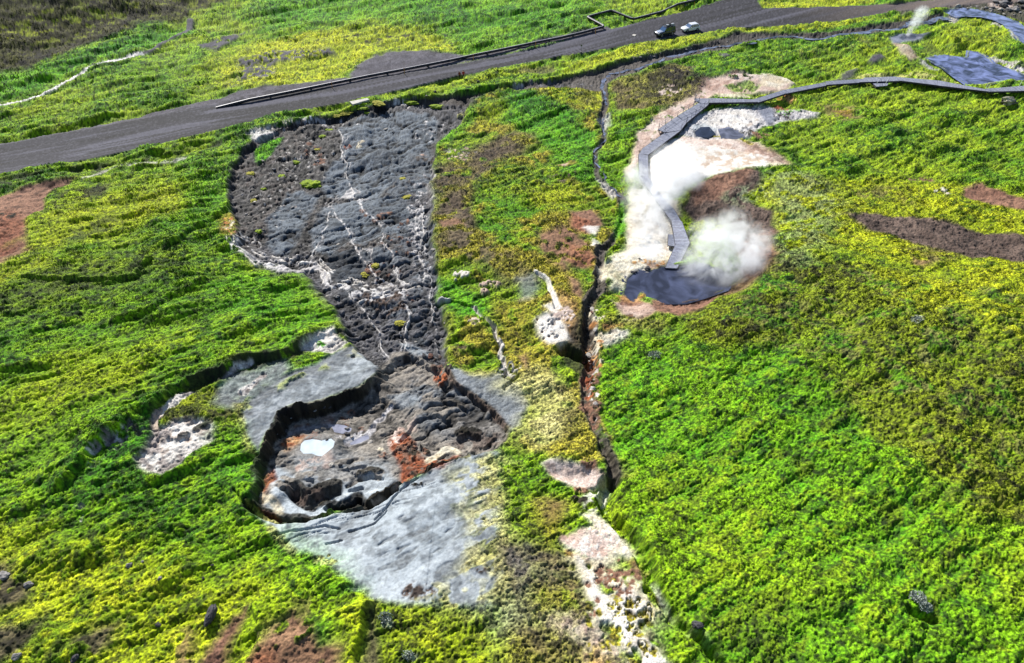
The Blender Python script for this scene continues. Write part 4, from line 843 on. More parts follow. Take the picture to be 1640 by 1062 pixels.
for (pts, nm_, lb), lv in zip(PUD, PUDL):
    dx, dy, dz = ray([q[0] for q in pts], [q[1] for q in pts]); t_ = (lv-.02-CAMH)/dz
    W2 = np.stack([dx*t_, dy*t_], 1); water_poly(nm_, W2, lv-.02, milk if nm_ == 'milky_pool' else lav, lb, .05)
def stream(name, pts, wd, mat, label, lift=.05):
    W2 = unp(pts); P2 = []
    for i in range(len(W2)-1):
        n = max(2, int(np.hypot(*(W2[i+1]-W2[i]))/.5))
        for k in range(n): P2.append(W2[i]+(W2[i+1]-W2[i])*k/n)
    P2.append(W2[-1]); P2 = np.array(P2)
    wob = (fbm(P2[:, 0]*1.0, P2[:, 1]*1.0, 2.2, 3, 71)-.5)*1.6; t = np.gradient(P2, axis=0); t /= np.hypot(t[:, 0], t[:, 1])[:, None]+1e-6; nn = np.stack([-t[:, 1], t[:, 0]], 1)
    P2 = P2+nn*wob[:, None]
    off = np.linspace(-1.2, 1.2, 9); best = None
    zs = np.stack([zt(P2[:, 0]+nn[:, 0]*o_, P2[:, 1]+nn[:, 1]*o_) for o_ in off], 1); j = np.argmin(zs, 1); cc = off[j]
    ker = np.ones(7)/7; cc = np.convolve(np.pad(cc, 3, 'edge'), ker, 'valid'); P2 = P2+nn*cc[:, None]
    z = zt(P2[:, 0], P2[:, 1]); z = np.convolve(np.pad(z, 4, 'edge'), np.ones(9)/9, 'valid')+lift
    w_ = np.interp(np.linspace(0, 1, len(P2)), np.linspace(0, 1, len(wd)), wd)*(.55+.9*fbm(P2[:, 0], P2[:, 1], 1.6, 2, 73))
    v = []; f = []
    for i in range(len(P2)):
        for sgn in (-1, -.33, .33, 1):
            q = P2[i]+nn[i]*sgn*w_[i]/2; v.append((q[0], q[1], z[i]))
        if i:
            for j_ in range(3): a = (i-1)*4+j_; f.append((a, a+1, a+5, a+4))
    o = mobj(name, v, f, mat, None, True); tag(o, label, None, None, 'structure')
    bm = bmesh.new(); bm.from_mesh(o.data); [fa.normal_flip() for fa in bm.faces if fa.normal.z < 0]; bm.to_mesh(o.data); bm.free()
    return o
brookw = water_mat('brook_water', (92,98,116), .12)
stream('stream', [(1512,26),(1480,36),(1440,44),(1400,52),(1340,58),(1270,61),(1200,67),(1150,78),(1110,86),(1070,94),(1040,106),(1005,116),(978,121)], [3.0,1.8,1.0,1.4,.9,.8,.7,.7,1.1,.6,.9], brookw, 'shallow blue grey stream along the bank below the road', .12)
stream('stream', [(978,121),(964,130),(963,142),(970,152),(974,168)], [.9,.9,.6,.5], brookw, 'bend of the stream where it turns away from the road', .1)
stream('stream', [(972,190),(966,215),(956,240),(955,270),(968,296),(998,314)], [.4,.35,.35,.3,.4], brookw, 'thin rill in the gully between the heath and the boardwalk', .06)

# ------------------------------------------------------------------ boardwalk
deckm = noise_mat('weathered_boards', (156,160,176), (126,130,150), 2.5, .7, .3, .02); darkm = noise_mat('dark_timber', (46,44,52), (66,62,70), 3, .8, .3, .02)
def add_planks(m, period=.16):
    n = m.node_tree; L = n.links.new; bs = n.nodes['Principled BSDF']; src = bs.inputs['Base Color'].links[0].from_socket
    uv = n.nodes.new('ShaderNodeUVMap'); sx = n.nodes.new('ShaderNodeSeparateXYZ'); L(uv.outputs[0], sx.inputs[0])
    mo = n.nodes.new('ShaderNodeMath'); mo.operation = 'FRACT'; dv = n.nodes.new('ShaderNodeMath'); dv.operation = 'DIVIDE'; dv.inputs[1].default_value = period
    L(sx.outputs[0], dv.inputs[0]); L(dv.outputs[0], mo.inputs[0]); lt = n.nodes.new('ShaderNodeMath'); lt.operation = 'GREATER_THAN'; lt.inputs[1].default_value = .1; L(mo.outputs[0], lt.inputs[0])
    fl = n.nodes.new('ShaderNodeMath'); fl.operation = 'FLOOR'; L(dv.outputs[0], fl.inputs[0]); wn = n.nodes.new('ShaderNodeTexWhiteNoise'); wn.noise_dimensions = '1D'; L(fl.outputs[0], wn.inputs['W'])
    ma = n.nodes.new('ShaderNodeMath'); ma.operation = 'MULTIPLY_ADD'; ma.inputs[1].default_value = .35; ma.inputs[2].default_value = .82; L(wn.outputs[0], ma.inputs[0])
    mu = n.nodes.new('ShaderNodeMath'); mu.operation = 'MULTIPLY'; L(ma.outputs[0], mu.inputs[0])
    g = n.nodes.new('ShaderNodeMath'); g.operation = 'MULTIPLY_ADD'; g.inputs[1].default_value = .75; g.inputs[2].default_value = .25; L(lt.outputs[0], g.inputs[0]); L(g.outputs[0], mu.inputs[1])
    sc = n.nodes.new('ShaderNodeVectorMath'); sc.operation = 'SCALE'; L(src, sc.inputs[0]); L(mu.outputs[0], sc.inputs['Scale']); L(sc.outputs[0], bs.inputs['Base Color'])
add_planks(deckm)
DH = .75
sections = [  # near-left, near-right, far-right, far-left corners of each straight run (photo pixels of the deck edge)
 [(1066,427),(1084,431.5),(1105,387.5),(1082,392)],
 [(1081.8,391.4),(1105,386.6),(1092,354.7),(1075,355)],
 [(1075,354.6),(1091.8,354),(1079.3,336.8),(1064,337)],
 [(1063.7,336.5),(1079,336.2),(1060,315),(1049,315.5)],
 [(1048.7,315),(1059.7,314.4),(1038.6,283),(1024.2,284)],
 [(1024,283.5),(1038.5,282.5),(1037.6,250),(1023,246)],
 [(1023.3,245),(1037.9,249),(1090,208.5),(1064,213.4),(1029,239)],
 [(1054,206.8),(1064,213),(1090.3,208),(1099.5,196.4),(1084.4,186.3)],
 [(1084.8,186),(1099.9,196),(1134.7,167.6),(1119.5,164.4)],
 [(1112,157.8),(1113.7,161.3),(1119.6,164.1),(1134.9,167.2),(1135.4,164),(1137,157.6)],
 [(1135.8,164),(1137.2,157.6),(1207,158.2),(1214,164.2)],
 [(1214.4,164.2),(1207.3,158),(1258,143.2),(1258.6,150.4)],
 [(1259,150.3),(1258.4,143.1),(1322,130.6),(1322.4,138.2)],
 [(1322.8,138.1),(1322.4,130.5),(1383.9,124.2),(1376,131.8)],
 [(1376.4,131.7),(1384.3,124.1),(1435,122.9),(1440,129.3)],
 [(1440.3,129.3),(1435.3,122.8),(1501.7,129.2),(1501.7,136.2)],
 [(1502,136.3),(1502,129.3),(1578.5,141.2),(1583.5,148)],
 [(1583.8,148),(1578.8,141.2),(1640,138),(1641,144.6)],
 [(1641.3,144.6),(1640.3,138),(1730,132),(1732,139)],
 [(1070.3,376.5),(1070.3,391),(1081.2,393),(1079.5,377)],
 [(1394,131.4),(1404.4,137.2),(1421,137.2),(1424,130.2)],
]
bw = empty('boardwalk', hit(1040, 260)); tag(bw, 'long grey plank boardwalk on short posts winding past the white pan to the steaming pool', 'boardwalk')
def rel(p, o): return Vector(p)-o.location
edge_m = MB(); deck_v = []; deck_f = []; deck_uv = []; npost = 0
def deck_z(p): return p
for i, sec in enumerate(sections):
    pts = [hit_h(u, v, DH) for u, v in sec]
    # smooth the level of each run: least-squares plane
    A_ = np.array([[p.x, p.y, 1] for p in pts]); zz = np.array([p.z for p in pts])
    cxy = A_[:, :2].mean(0); gz_ = zz.mean(); 
    sx_, *_ = np.linalg.lstsq(A_-np.array([cxy[0], cxy[1], 0]), zz, rcond=None)
    for p in pts: p.z = gz_+np.clip(sx_[0], -.08, .08)*(p.x-cxy[0])+np.clip(sx_[1], -.08, .08)*(p.y-cxy[1])
    if i >= 19: 
        for p in pts: p.z -= .012
    # the direction the run goes: from the middle of one end to the middle of the other
    n = len(pts); a0 = (pts[0]+pts[1])/2; a1 = (pts[2]+pts[3])/2; dr = (a1-a0); dr.z = 0; dr.normalize()
    mb = MB().prism([rel(p, bw) for p in pts], .14)
    o = mb.build('deck', deckm, bw)
    uvl = o.data.uv_layers.new(name='UVMap')
    for l in o.data.loops:
        q = o.data.vertices[l.vertex_index].co; uvl.data[l.index].uv = (q.x*dr.x+q.y*dr.y+50, q.x*-dr.y+q.y*dr.x)
    # edge beams and posts along the long sides
    for k in range(n):
        p, q = pts[k], pts[(k+1) % n]; e = q-p
        if e.length < 2.6: continue
        dn = e.normalized(); t = Vector((-dn.y, dn.x, 0)); cen = sum(pts, Vector())/n
        if (p+e/2-cen).dot(t) < 0: t = -t
        M = Matrix.Translation(rel(p+e/2+t*.03-Vector((0, 0, .17)), bw)) @ e.to_track_quat('X', 'Z').to_matrix().to_4x4()
        edge_m.box((0, 0, 0), (e.length-.03, .05, .30), M)
        m_ = max(1, int(e.length/3.2))
        for j in range(m_+1):
            if npost > 90: break
            c = p+e*((j+.1)/(m_+.2))-t*.12; g = gz(c.x, c.y)
            if c.z-.15-g > .1:
                MB().box(rel((c.x, c.y, (c.z-.15+g-.3)/2), bw), (.14, .14, c.z-.15-g+.3)).build('post', darkm, bw); npost += 1
edge_m.build('edge_beam', darkm, bw)
railm = noise_mat('rail_timber', (150,150,165), (120,120,138), 4, .7, .2); railw = noise_mat('pale_rail', (220,222,228), (196,198,206), 4, .6, 0)
def rail(pxs, mat, h=1.05, step=1.7):
    p = [hit_h(u, v, DH)+Vector((0, 0, .0)) for u, v in pxs]; mb = MB()
    for a, b in zip(p[:-1], p[1:]):
        n = max(1, int((b-a).length/step))
        for k in range(n+1):
            c = a.lerp(b, k/n); mb.box(rel((c.x, c.y, c.z+h/2), bw), (.07, .07, h))
        for hh in (h, h*.55): mb.tube([rel(a+Vector((0, 0, hh)), bw), rel(b+Vector((0, 0, hh)), bw)], .025, 5)
    return mb.build('railing', mat, bw)
rail([(1064.5,212.5),(1054.8,206.8),(1084.8,187),(1119,164.8),(1114,160.5),(1113,158.4)], railm)
rail([(1091,207),(1099.5,196),(1134,167)], railm)
rail([(1403.5,136.4),(1408,131)], railw, .9, 3); rail([(1417.5,136.6),(1421.5,131)], railw, .9, 3); rail([(1579,141.8),(1583,141.6)], railw, .9, 3); rail([(1632,139),(1640,138.6)], railw, 1.3, 3)

# ------------------------------------------------------------------ pipeline with its expansion loop
PPX = [(345,170),(400,160),(465,147.5),(530,134),(590,122),(650,111),(720,97),(760,88.5),(800,80.5),(860,67.5),(900,60),(935,51.5),(968,43.5),(940,26.5),(979,15.8),(1014,32.5),(1060,18),(1085,9),(1110,.5),(1150,-13)]
pipem = noise_mat('pipe_cladding', (44,42,50), (62,58,66), 1.5, .45, .1, .01, .3); hilitem = noise_mat('pipe_highlight', (190,188,196), (150,148,158), 2, .5, .1); block = noise_mat('support_block', (120,116,118), (92,88,90), 3, .9, .4)
pp = [hit_h(u, v, .42) for u, v in PPX]
zs = np.array([p.z for p in pp]); zs = np.convolve(np.pad(zs, 1, 'edge'), [.25, .5, .25], 'valid')
for p, z in zip(pp, zs): p.z = float(z)
pp[0].z -= .45
root = empty('pipeline', hit(600, 125)); tag(root, 'long black pipeline beside the road with a square expansion loop', 'pipeline')
rp = []
for i, p in enumerate(pp):                          # rounded bends
    if 0 < i < len(pp)-1:
        a = (pp[i-1]-p).normalized(); b = (pp[i+1]-p).normalized()
        if a.dot(b) > -.8:
            rp += [rel(p+a*.7, root), rel(p+a*.25+b*.08, root), rel(p+a*.08+b*.25, root), rel(p+b*.7, root)]; continue
    rp.append(rel(p, root))
MB().tube(rp, .27, 12).build('pipe', pipem, root, True)
for i in range(len(rp)-1):
    a, b = rp[i], rp[i+1]; d_ = (b-a)
    if d_.length < 2: continue
    n = max(1, int(d_.length/7)); 
    for k in range(n):
        c = a.lerp(b, (k+.5)/n); g = gz(c.x+root.location.x, c.y+root.location.y)-root.location.z
        M = Matrix.Translation((c.x, c.y, 0)) @ Matrix.Rotation(math.atan2(d_.y, d_.x), 4, 'Z')
        MB().box((0, 0, (c.z-.3+g-.4)/2), (.35, .9, c.z-.3-g+.4), M).build('support', block, root)
# highlight on the pipe, put on as a pale strip along its top
def strip(pts, wd, th):
    mb = MB()
    for a, b in zip(pts[:-1], pts[1:]):
        e = b-a
        if e.length < .3: continue
        M = Matrix.Translation(a.lerp(b, .5)+Vector((0, 0, .275))) @ e.to_track_quat('X', 'Z').to_matrix().to_4x4()
        mb.box((0, 0, 0), (e.length-.01, wd, th), M)
    return mb
strip(rp, .16, .03).build('top_highlight', hilitem, root)
# ------------------------------------------------------------------ marker stakes
stakem = noise_mat('stake_paint', (226,170,40), (206,140,40), 5, .6, .1); stakered = noise_mat('reflector_red', (190,50,40), (170,40,36), 5, .4, 0)
stakes = [(532.5,141.5,'orange roadside stake left of the bare gravel patch, beside the pipeline'), (648,118.5,'yellow roadside stake in front of the bare gravel patch'), (758.5,96.5,'yellow roadside stake above the two walkers'),
          (858,75.8,'yellow roadside stake between the walkers and the expansion loop'), (953.5,54.5,'yellow roadside stake just left of the pipeline loop'), (1041,26.5,'yellow roadside stake in the grass above the dark vehicle'),
          (1111.5,12,'yellow roadside stake above the white car')]
def make_stake():
    r = empty('marker_stake', (0, 0, 0)); MB().box((0, 0, .58), (.10, .04, 1.36)).build('post', stakem, r); MB().box((0, -.028, 1.1), (.08, .012, .16)).build('reflector', stakered, r); return r
st0 = None
for u, v, lb in stakes:
    if st0 is None: st0 = make_stake(); o = st0
    else: o = copy_tree(st0)
    o.location = hit(u, v); o.rotation_euler = (random.uniform(-.04, .04), random.uniform(-.04, .04), .2); tag(o, lb, 'stake', 'marker stakes along the road')
greym = noise_mat('galvanised', (130,130,138), (108,108,116), 5, .5, 0, metal=.4)
o = empty('sign_post', hit(930.5, 85)); tag(o, 'thin grey pole with a small plate at the lower edge of the road', 'post')
MB().tube([(0, 0, -.2), (0, 0, 1.9)], .035, 6).build('pole', greym, o); MB().box((0, -.06, 1.65), (.35, .02, .35)).build('plate', greym, o); MB().box((0, 0, .12), (.4, .4, .4)).build('footing', block, o)
# ------------------------------------------------------------------ slab by the slide and pale stone on the road
conc = noise_mat('pale_concrete', (222,216,206), (190,184,174), 2, .85, .3)
def plate(name, px, h, th, mat, label, cat):
    p = [hit_h(u, v, h) for u, v in px]; z = max(q.z for q in p); c = sum(p, Vector())/len(p); c.z = z-h
    for q in p: q.z = z
    r = MB().prism([Vector(q)-c for q in p], th); o = r.build(name, mat); o.location = c; tag(o, label, cat); 
    bv = o.modifiers.new('bevel', 'BEVEL'); bv.width = .02; bv.segments = 2; return o
plate('concrete_slab', [(560,163.5),(565,168.5),(592,161),(587.5,157)], .2, .45, conc, 'flat pale concrete slab lying by the road above the dark slide', 'slab')
# ------------------------------------------------------------------ vehicles (x forward, y left, z up)
def paint_mat(name, c, rough=.25, metal=0.0):
    m = bpy.data.materials.new(name); m.use_nodes = True; n = m.node_tree; b = n.nodes['Principled BSDF']; L = n.links.new
    t = n.nodes.new('ShaderNodeTexNoise'); t.inputs['Scale'].default_value = 2.5; t.inputs['Detail'].default_value = 5; tc = n.nodes.new('ShaderNodeTexCoord'); L(tc.outputs['Object'], t.inputs['Vector'])
    r = n.nodes.new('ShaderNodeMapRange'); L(t.outputs[0], r.inputs[0]); r.inputs[3].default_value = rough*.7; r.inputs[4].default_value = min(1, rough*1.7); L(r.outputs[0], b.inputs['Roughness'])
    b.inputs['Base Color'].default_value = (*map(float, P(*c)), 1); b.inputs['Metallic'].default_value = metal; b.inputs['Coat Weight'].default_value = .6; b.inputs['Coat Roughness'].default_value = .08
    return m
glassm = paint_mat('car_glass', (34,44,62), .06); glassb = paint_mat('windscreen_glass', (70,104,150), .05); tyrem = noise_mat('tyre', (28,28,30), (40,40,42), 8, .9, .1); rimm = noise_mat('rim', (170,172,176), (130,132,138), 8, .35, 0, metal=.6)
lampm = noise_mat('head_lamp_lens', (235,238,240), (215,220,226), 8, .1, 0); tailm = noise_mat('tail_lamp_lens', (170,24,20), (130,16,14), 8, .2, 0); trimm = noise_mat('black_trim', (34,34,38), (46,46,50), 8, .6, 0)
def loft(name, secs, mat, parent, closed_ends=True):
    """secs: list of (x, [(y,z)...]) for the left half, mirrored"""
    v = []; f = []; n = len(secs[0][1])*2
    for x, pr in secs:
        for y, z in pr: v.append((x, y, z))
        for y, z in reversed(pr): v.append((x, -y, z))
    for i in range(len(secs)-1):
        for j in range(n):
            a = i*n+j; b = i*n+(j+1) % n; f.append((a, b, b+n, a+n))
    f += [tuple(range(n-1, -1, -1)), tuple(range((len(secs)-1)*n, len(secs)*n))]
    o = mobj(name, v, f, mat, parent, True); bm = bmesh.new(); bm.from_mesh(o.data); bmesh.ops.recalc_face_normals(bm, faces=bm.faces); bm.to_mesh(o.data); bm.free()
    bv = o.modifiers.new('bevel', 'BEVEL'); bv.width = .05; bv.segments = 2; bv.limit_method = 'ANGLE'; bv.angle_limit = R(28)
    return o
def wheel(parent, x, y, r, w_):
    c = Vector((x, y, r)); sgn = 1 if y > 0 else -1
    wv = MB().tube([c+Vector((0, -w_/2*sgn, 0)), c+Vector((0, -w_*.35*sgn, 0)), c+Vector((0, w_*.35*sgn, 0)), c+Vector((0, w_/2*sgn, 0))], [r*.9, r, r, r*.9], 20).build('wheel', tyrem, parent, False)
    MB().tube([c+Vector((0, w_*.5*sgn, 0)), c+Vector((0, (w_*.5+.012)*sgn, 0))], [r*.62, r*.55], 14).build('rim', rimm, wv, False)
def car(label, cat, name, Lh, W_, H, belt, hood, wr, clear, paint, suv=False, bonnet=None):
    t = empty(name, (0, 0, 0)); tag(t, label, cat, 'vehicles parked on the road'); hw = W_/2; L2 = Lh/2
    # lower body with arches cut in its side profile: loft of stations
    def sec(x, w_, zt_, zb):
        return (x, [(w_*.80, zb), (w_*.98, zb+.10), (w_, (zb+zt_)/2), (w_*.965, zt_-.08), (w_*.86, zt_)])
    secs = [sec(-L2, hw*.86, belt-.12, clear+.12), sec(-L2+.12, hw*.95, belt, clear+.02), sec(-L2+.5, hw, belt+.02, clear), sec(-.4, hw, belt, clear), sec(L2*.38, hw, belt-.01, clear),
            sec(L2*.46, hw, hood+.03, clear), sec(L2-.35, hw*.95, hood-.10, clear+.02), sec(L2-.08, hw*.88, hood-.22, clear+.08), sec(L2, hw*.78, hood-.32, clear+.16)]
    loft('body', secs, paint, t)
    # cabin of glass with a painted roof and pillars
    xf, xr = L2*.40, -L2+(.14 if suv else .30); xrf, xrr = L2*.10, -L2+(.28 if suv else .75); rt = H-.06
    lw, tw = hw*.90, hw*.74
    def g(xl, xt):  # slanting station
        return xl, xt
    v = [(xf, lw, belt-.06), (xf, -lw, belt-.06), (xr, -lw, belt-.06), (xr, lw, belt-.06), (xrf, tw, rt), (xrf, -tw, rt), (xrr, -tw, rt), (xrr, tw, rt)]
    gl = mobj('window', v, [(0, 3, 7, 4), (1, 5, 6, 2), (2, 6, 7, 3), (4, 7, 6, 5)], glassm, t); gl['label'] = 'dark side and rear windows'
    ws = mobj('windscreen', [(xf+.012, lw*.96, belt-.05), (xf+.012, -lw*.96, belt-.05), (xrf+.012, -tw*.97, rt), (xrf+.012, tw*.97, rt), (xf-.05, lw*.96, belt-.05), (xf-.05, -lw*.96, belt-.05), (xrf-.05, -tw*.97, rt), (xrf-.05, tw*.97, rt)], [(0, 1, 2, 3), (4, 7, 6, 5), (0, 3, 7, 4), (1, 5, 6, 2), (0, 4, 5, 1), (3, 2, 6, 7)], glassb, t)
    loft('roof', [(xrr-.05, [(tw*.9, rt-.03), (tw*.98, rt), (tw*.9, rt+.03), (tw*.5, rt+.045)]), (xrr+.2, [(tw*1.0, rt-.03), (tw*1.05, rt+.01), (tw*.95, rt+.055), (tw*.5, rt+.075)]), (0, [(tw*1.0, rt-.03), (tw*1.05, rt+.01), (tw*.95, rt+.06), (tw*.5, rt+.085)]), (xrf+.06, [(tw*.92, rt-.03), (tw, rt-.005), (tw*.9, rt+.02), (tw*.5, rt+.03)])], paint, t)
    for sg in (-1, 1):
        for (a, b, w_) in (((xf, lw), (xrf, tw), .07), ((-.1, lw), (-.16, tw), .08), ((xr*.62, lw), (xrr*.70, tw), .09), ((xr+.05, lw), (xrr+.06, tw), .16 if not suv else .2)):
            MB().tube([(a[0], sg*(a[1]+.005), belt-.05), (b[0], sg*(b[1]+.005), rt)], w_*.5, 4).build('pillar', paint, t)
        wheel(t, L2*.60, sg*(hw-.10), wr, .22); wheel(t, -L2*.60, sg*(hw-.10), wr, .22)
        MB().box((L2-.16, sg*hw*.66, hood-.24), (.2, .36, .15)).build('headlight', lampm, t); MB().box((-L2+.06, sg*hw*.80, belt-.22), (.14, .20, .32)).build('tail_light', tailm, t)
        MB().box((xf-.35, sg*(hw+.10), belt+.06), (.16, .2, .14)).build('mirror', paint if not suv else trimm, t)
        MB().box((0, sg*(hw-.01), clear+.06), (Lh*.42, .06, .12)).build('sill', trimm, t)
        for xa in (L2*.60, -L2*.60):                 # dark wheel arches, proud of the side
            arc = [(xa+math.cos(q)*(wr+.07), sg*(hw-.02), wr+math.sin(q)*(wr+.07)) for q in np.linspace(-.1, math.pi+.1, 12)]
            MB().tube(arc, .045, 5).build('wheel_arch', trimm, t)
        for xd in (.28, -.55): MB().box((xd, sg*(hw+.012), belt-.2), (.18, .02, .03)).build('door_handle', trimm, t)
    MB().box((L2-.02, 0, clear+.22), (.10, W_*.62, .2)).build('grille', trimm, t)
    MB().box((-L2+.02, 0, clear+.16), (.14, W_*.86, .2)).build('bumper', trimm if suv else paint, t)
    MB().box((-L2-.03, 0, clear+.42), (.03, .5, .11)).build('number_plate', lampm, t)
    return t
white = paint_mat('white_paint', (238,240,244), .3); darkp = paint_mat('dark_blue_paint', (46,52,70), .22, .3); silver = paint_mat('silver_blue_paint', (190,200,220), .25, .3)
def put(o, px, rz, up=0):
    p = hit(*px); o.location = p+Vector((0, 0, up)); o.rotation_euler = (0, 0, rz)
pa_, pb_ = hit(1046, 62), hit(1120, 46); RA = math.atan2(pa_.y-pb_.y, pa_.x-pb_.x)
c1 = car('white hatchback with a blue windscreen parked at the road edge, facing left', 'car', 'parked_car', 4.5, 1.85, 1.58, .98, 1.0, .34, .22, white)
put(c1, (1105, 49), RA-.08)
c2 = car('dark off-road vehicle with a loaded roof rack parked in front of the white car', 'car', 'parked_vehicle', 4.9, 2.0, 2.0, 1.18, 1.16, .44, .36, darkp, True)
put(c2, (1064, 56.5), RA+.02)
loft('bonnet', [(.95, [(.62, 1.17), (.66, 1.20), (.6, 1.225)]), (1.7, [(.64, 1.12), (.68, 1.15), (.6, 1.175)]), (2.05, [(.58, 1.06), (.62, 1.085), (.56, 1.105)])], silver, c2)
rk = MB()
for y in (-.72, .72): rk.tube([(-2.1, y, 2.17), (.35, y, 2.17)], .025, 6)
for x in (-2.1, -1.6, -1.1, -.6, -.1, .35): rk.tube([(x, -.72, 2.17), (x, .72, 2.17)], .02, 6); rk.tube([(x, -.70, 2.0), (x, -.72, 2.17)], .02, 5); rk.tube([(x, .70, 2.0), (x, .72, 2.17)], .02, 5)
rk.build('roof_rack', trimm, c2)
sp = MB().tube([(-2.52, 0, 1.12), (-2.70, 0, 1.12)], [.36, .33], 18).build('spare_wheel', tyrem, c2); MB().tube([(-2.70, 0, 1.12), (-2.72, 0, 1.12)], [.2, .18], 12).build('rim', rimm, sp)
bagc = noise_mat('bag_cloth', (60,58,60), (34,34,38), 4, .9, .4); bagl = noise_mat('pale_bag_cloth', (196,200,210), (150,154,166), 4, .8, .4)
for (x, y, sx_, sy_, sz_, m_, lb) in ((-1.7, .3, .7, .5, .28, bagl, 'pale bag on the roof rack, at the rear'), (-1.05, -.25, .6, .75, .3, bagc, 'dark wide bag in the middle of the roof rack'), (-.35, .2, .55, .6, .24, bagl, 'pale bag on the roof rack, just behind the windscreen'), (-1.75, -.38, .5, .4, .24, bagc, 'small dark bag at the rear corner of the roof rack')):
    bm = bmesh.new(); bmesh.ops.create_cube(bm, size=1); bmesh.ops.subdivide_edges(bm, edges=bm.edges, cuts=3, use_grid_fill=True)
    for v_ in bm.verts:
        q = v_.co.copy(); ln = q.length; v_.co = q*(1-.28*max(0, ln-.5)); v_.co += Vector((random.uniform(-.02, .02),)*3)
    me = bpy.data.meshes.new('duffel_bag'); bm.to_mesh(me); bm.free(); me.materials.append(m_); me.polygons.foreach_set('use_smooth', [True]*len(me.polygons))
    o = bpy.data.objects.new('duffel_bag', me); COL.objects.link(o); o.scale = (sx_, sy_, sz_); M = Matrix.Translation(c2.location) @ Matrix.Rotation(c2.rotation_euler.z, 4, 'Z')
    o.location = M @ Vector((x, y, 2.19+sz_*.44)); o.rotation_euler = (0, 0, c2.rotation_euler.z+random.uniform(-.2, .2)); tag(o, lb, 'bag', 'bags on the roof rack')

# ------------------------------------------------------------------ people
def skinned(name, chains, mat, parent=None, sub=2, root=0):
    """chains: lists of (x,y,z,r); first point of a later chain equal to an earlier point joins there"""
    vs = []; rs = []; es = []; key = {}
    for ch in chains:
        prev = None
        for x, y, z, r in ch:
            k = (round(x, 3), round(y, 3), round(z, 3))
            if k not in key: key[k] = len(vs); vs.append((x, y, z)); rs.append(r)
            i = key[k]
            if prev is not None and prev != i: es.append((prev, i))
            prev = i
    me = bpy.data.meshes.new(name); me.from_pydata(vs, es, []); me.materials.append(mat)
    o = bpy.data.objects.new(name, me); COL.objects.link(o)
    if parent: o.parent = parent
    sk = o.modifiers.new('skin', 'SKIN'); sk.use_smooth_shade = True
    for i, r in enumerate(rs):
        d_ = me.skin_vertices[0].data[i]; rr = r if hasattr(r, '__len__') else (r, r); d_.radius = rr; d_.use_root = (i == root)
    sb = o.modifiers.new('sub', 'SUBSURF'); sb.levels = sub; sb.render_levels = sub
    return o
skinm = noise_mat('skin', (214,168,140), (200,150,124), 6, .6, 0); trou = noise_mat('dark_trousers', (30,32,40), (40,42,50), 6, .9, .2); redj = noise_mat('red_jacket', (196,26,38), (150,16,30), 4, .7, .3); darkj = noise_mat('dark_red_jacket', (120,30,44), (90,24,36), 4, .7, .3)
hairw = noise_mat('pale_cap', (226,224,222), (200,198,196), 6, .8, .2); hairb = noise_mat('brown_hair', (96,66,44), (70,46,30), 8, .8, .3); bootm = noise_mat('boots', (44,38,34), (30,26,24), 6, .8, .2)
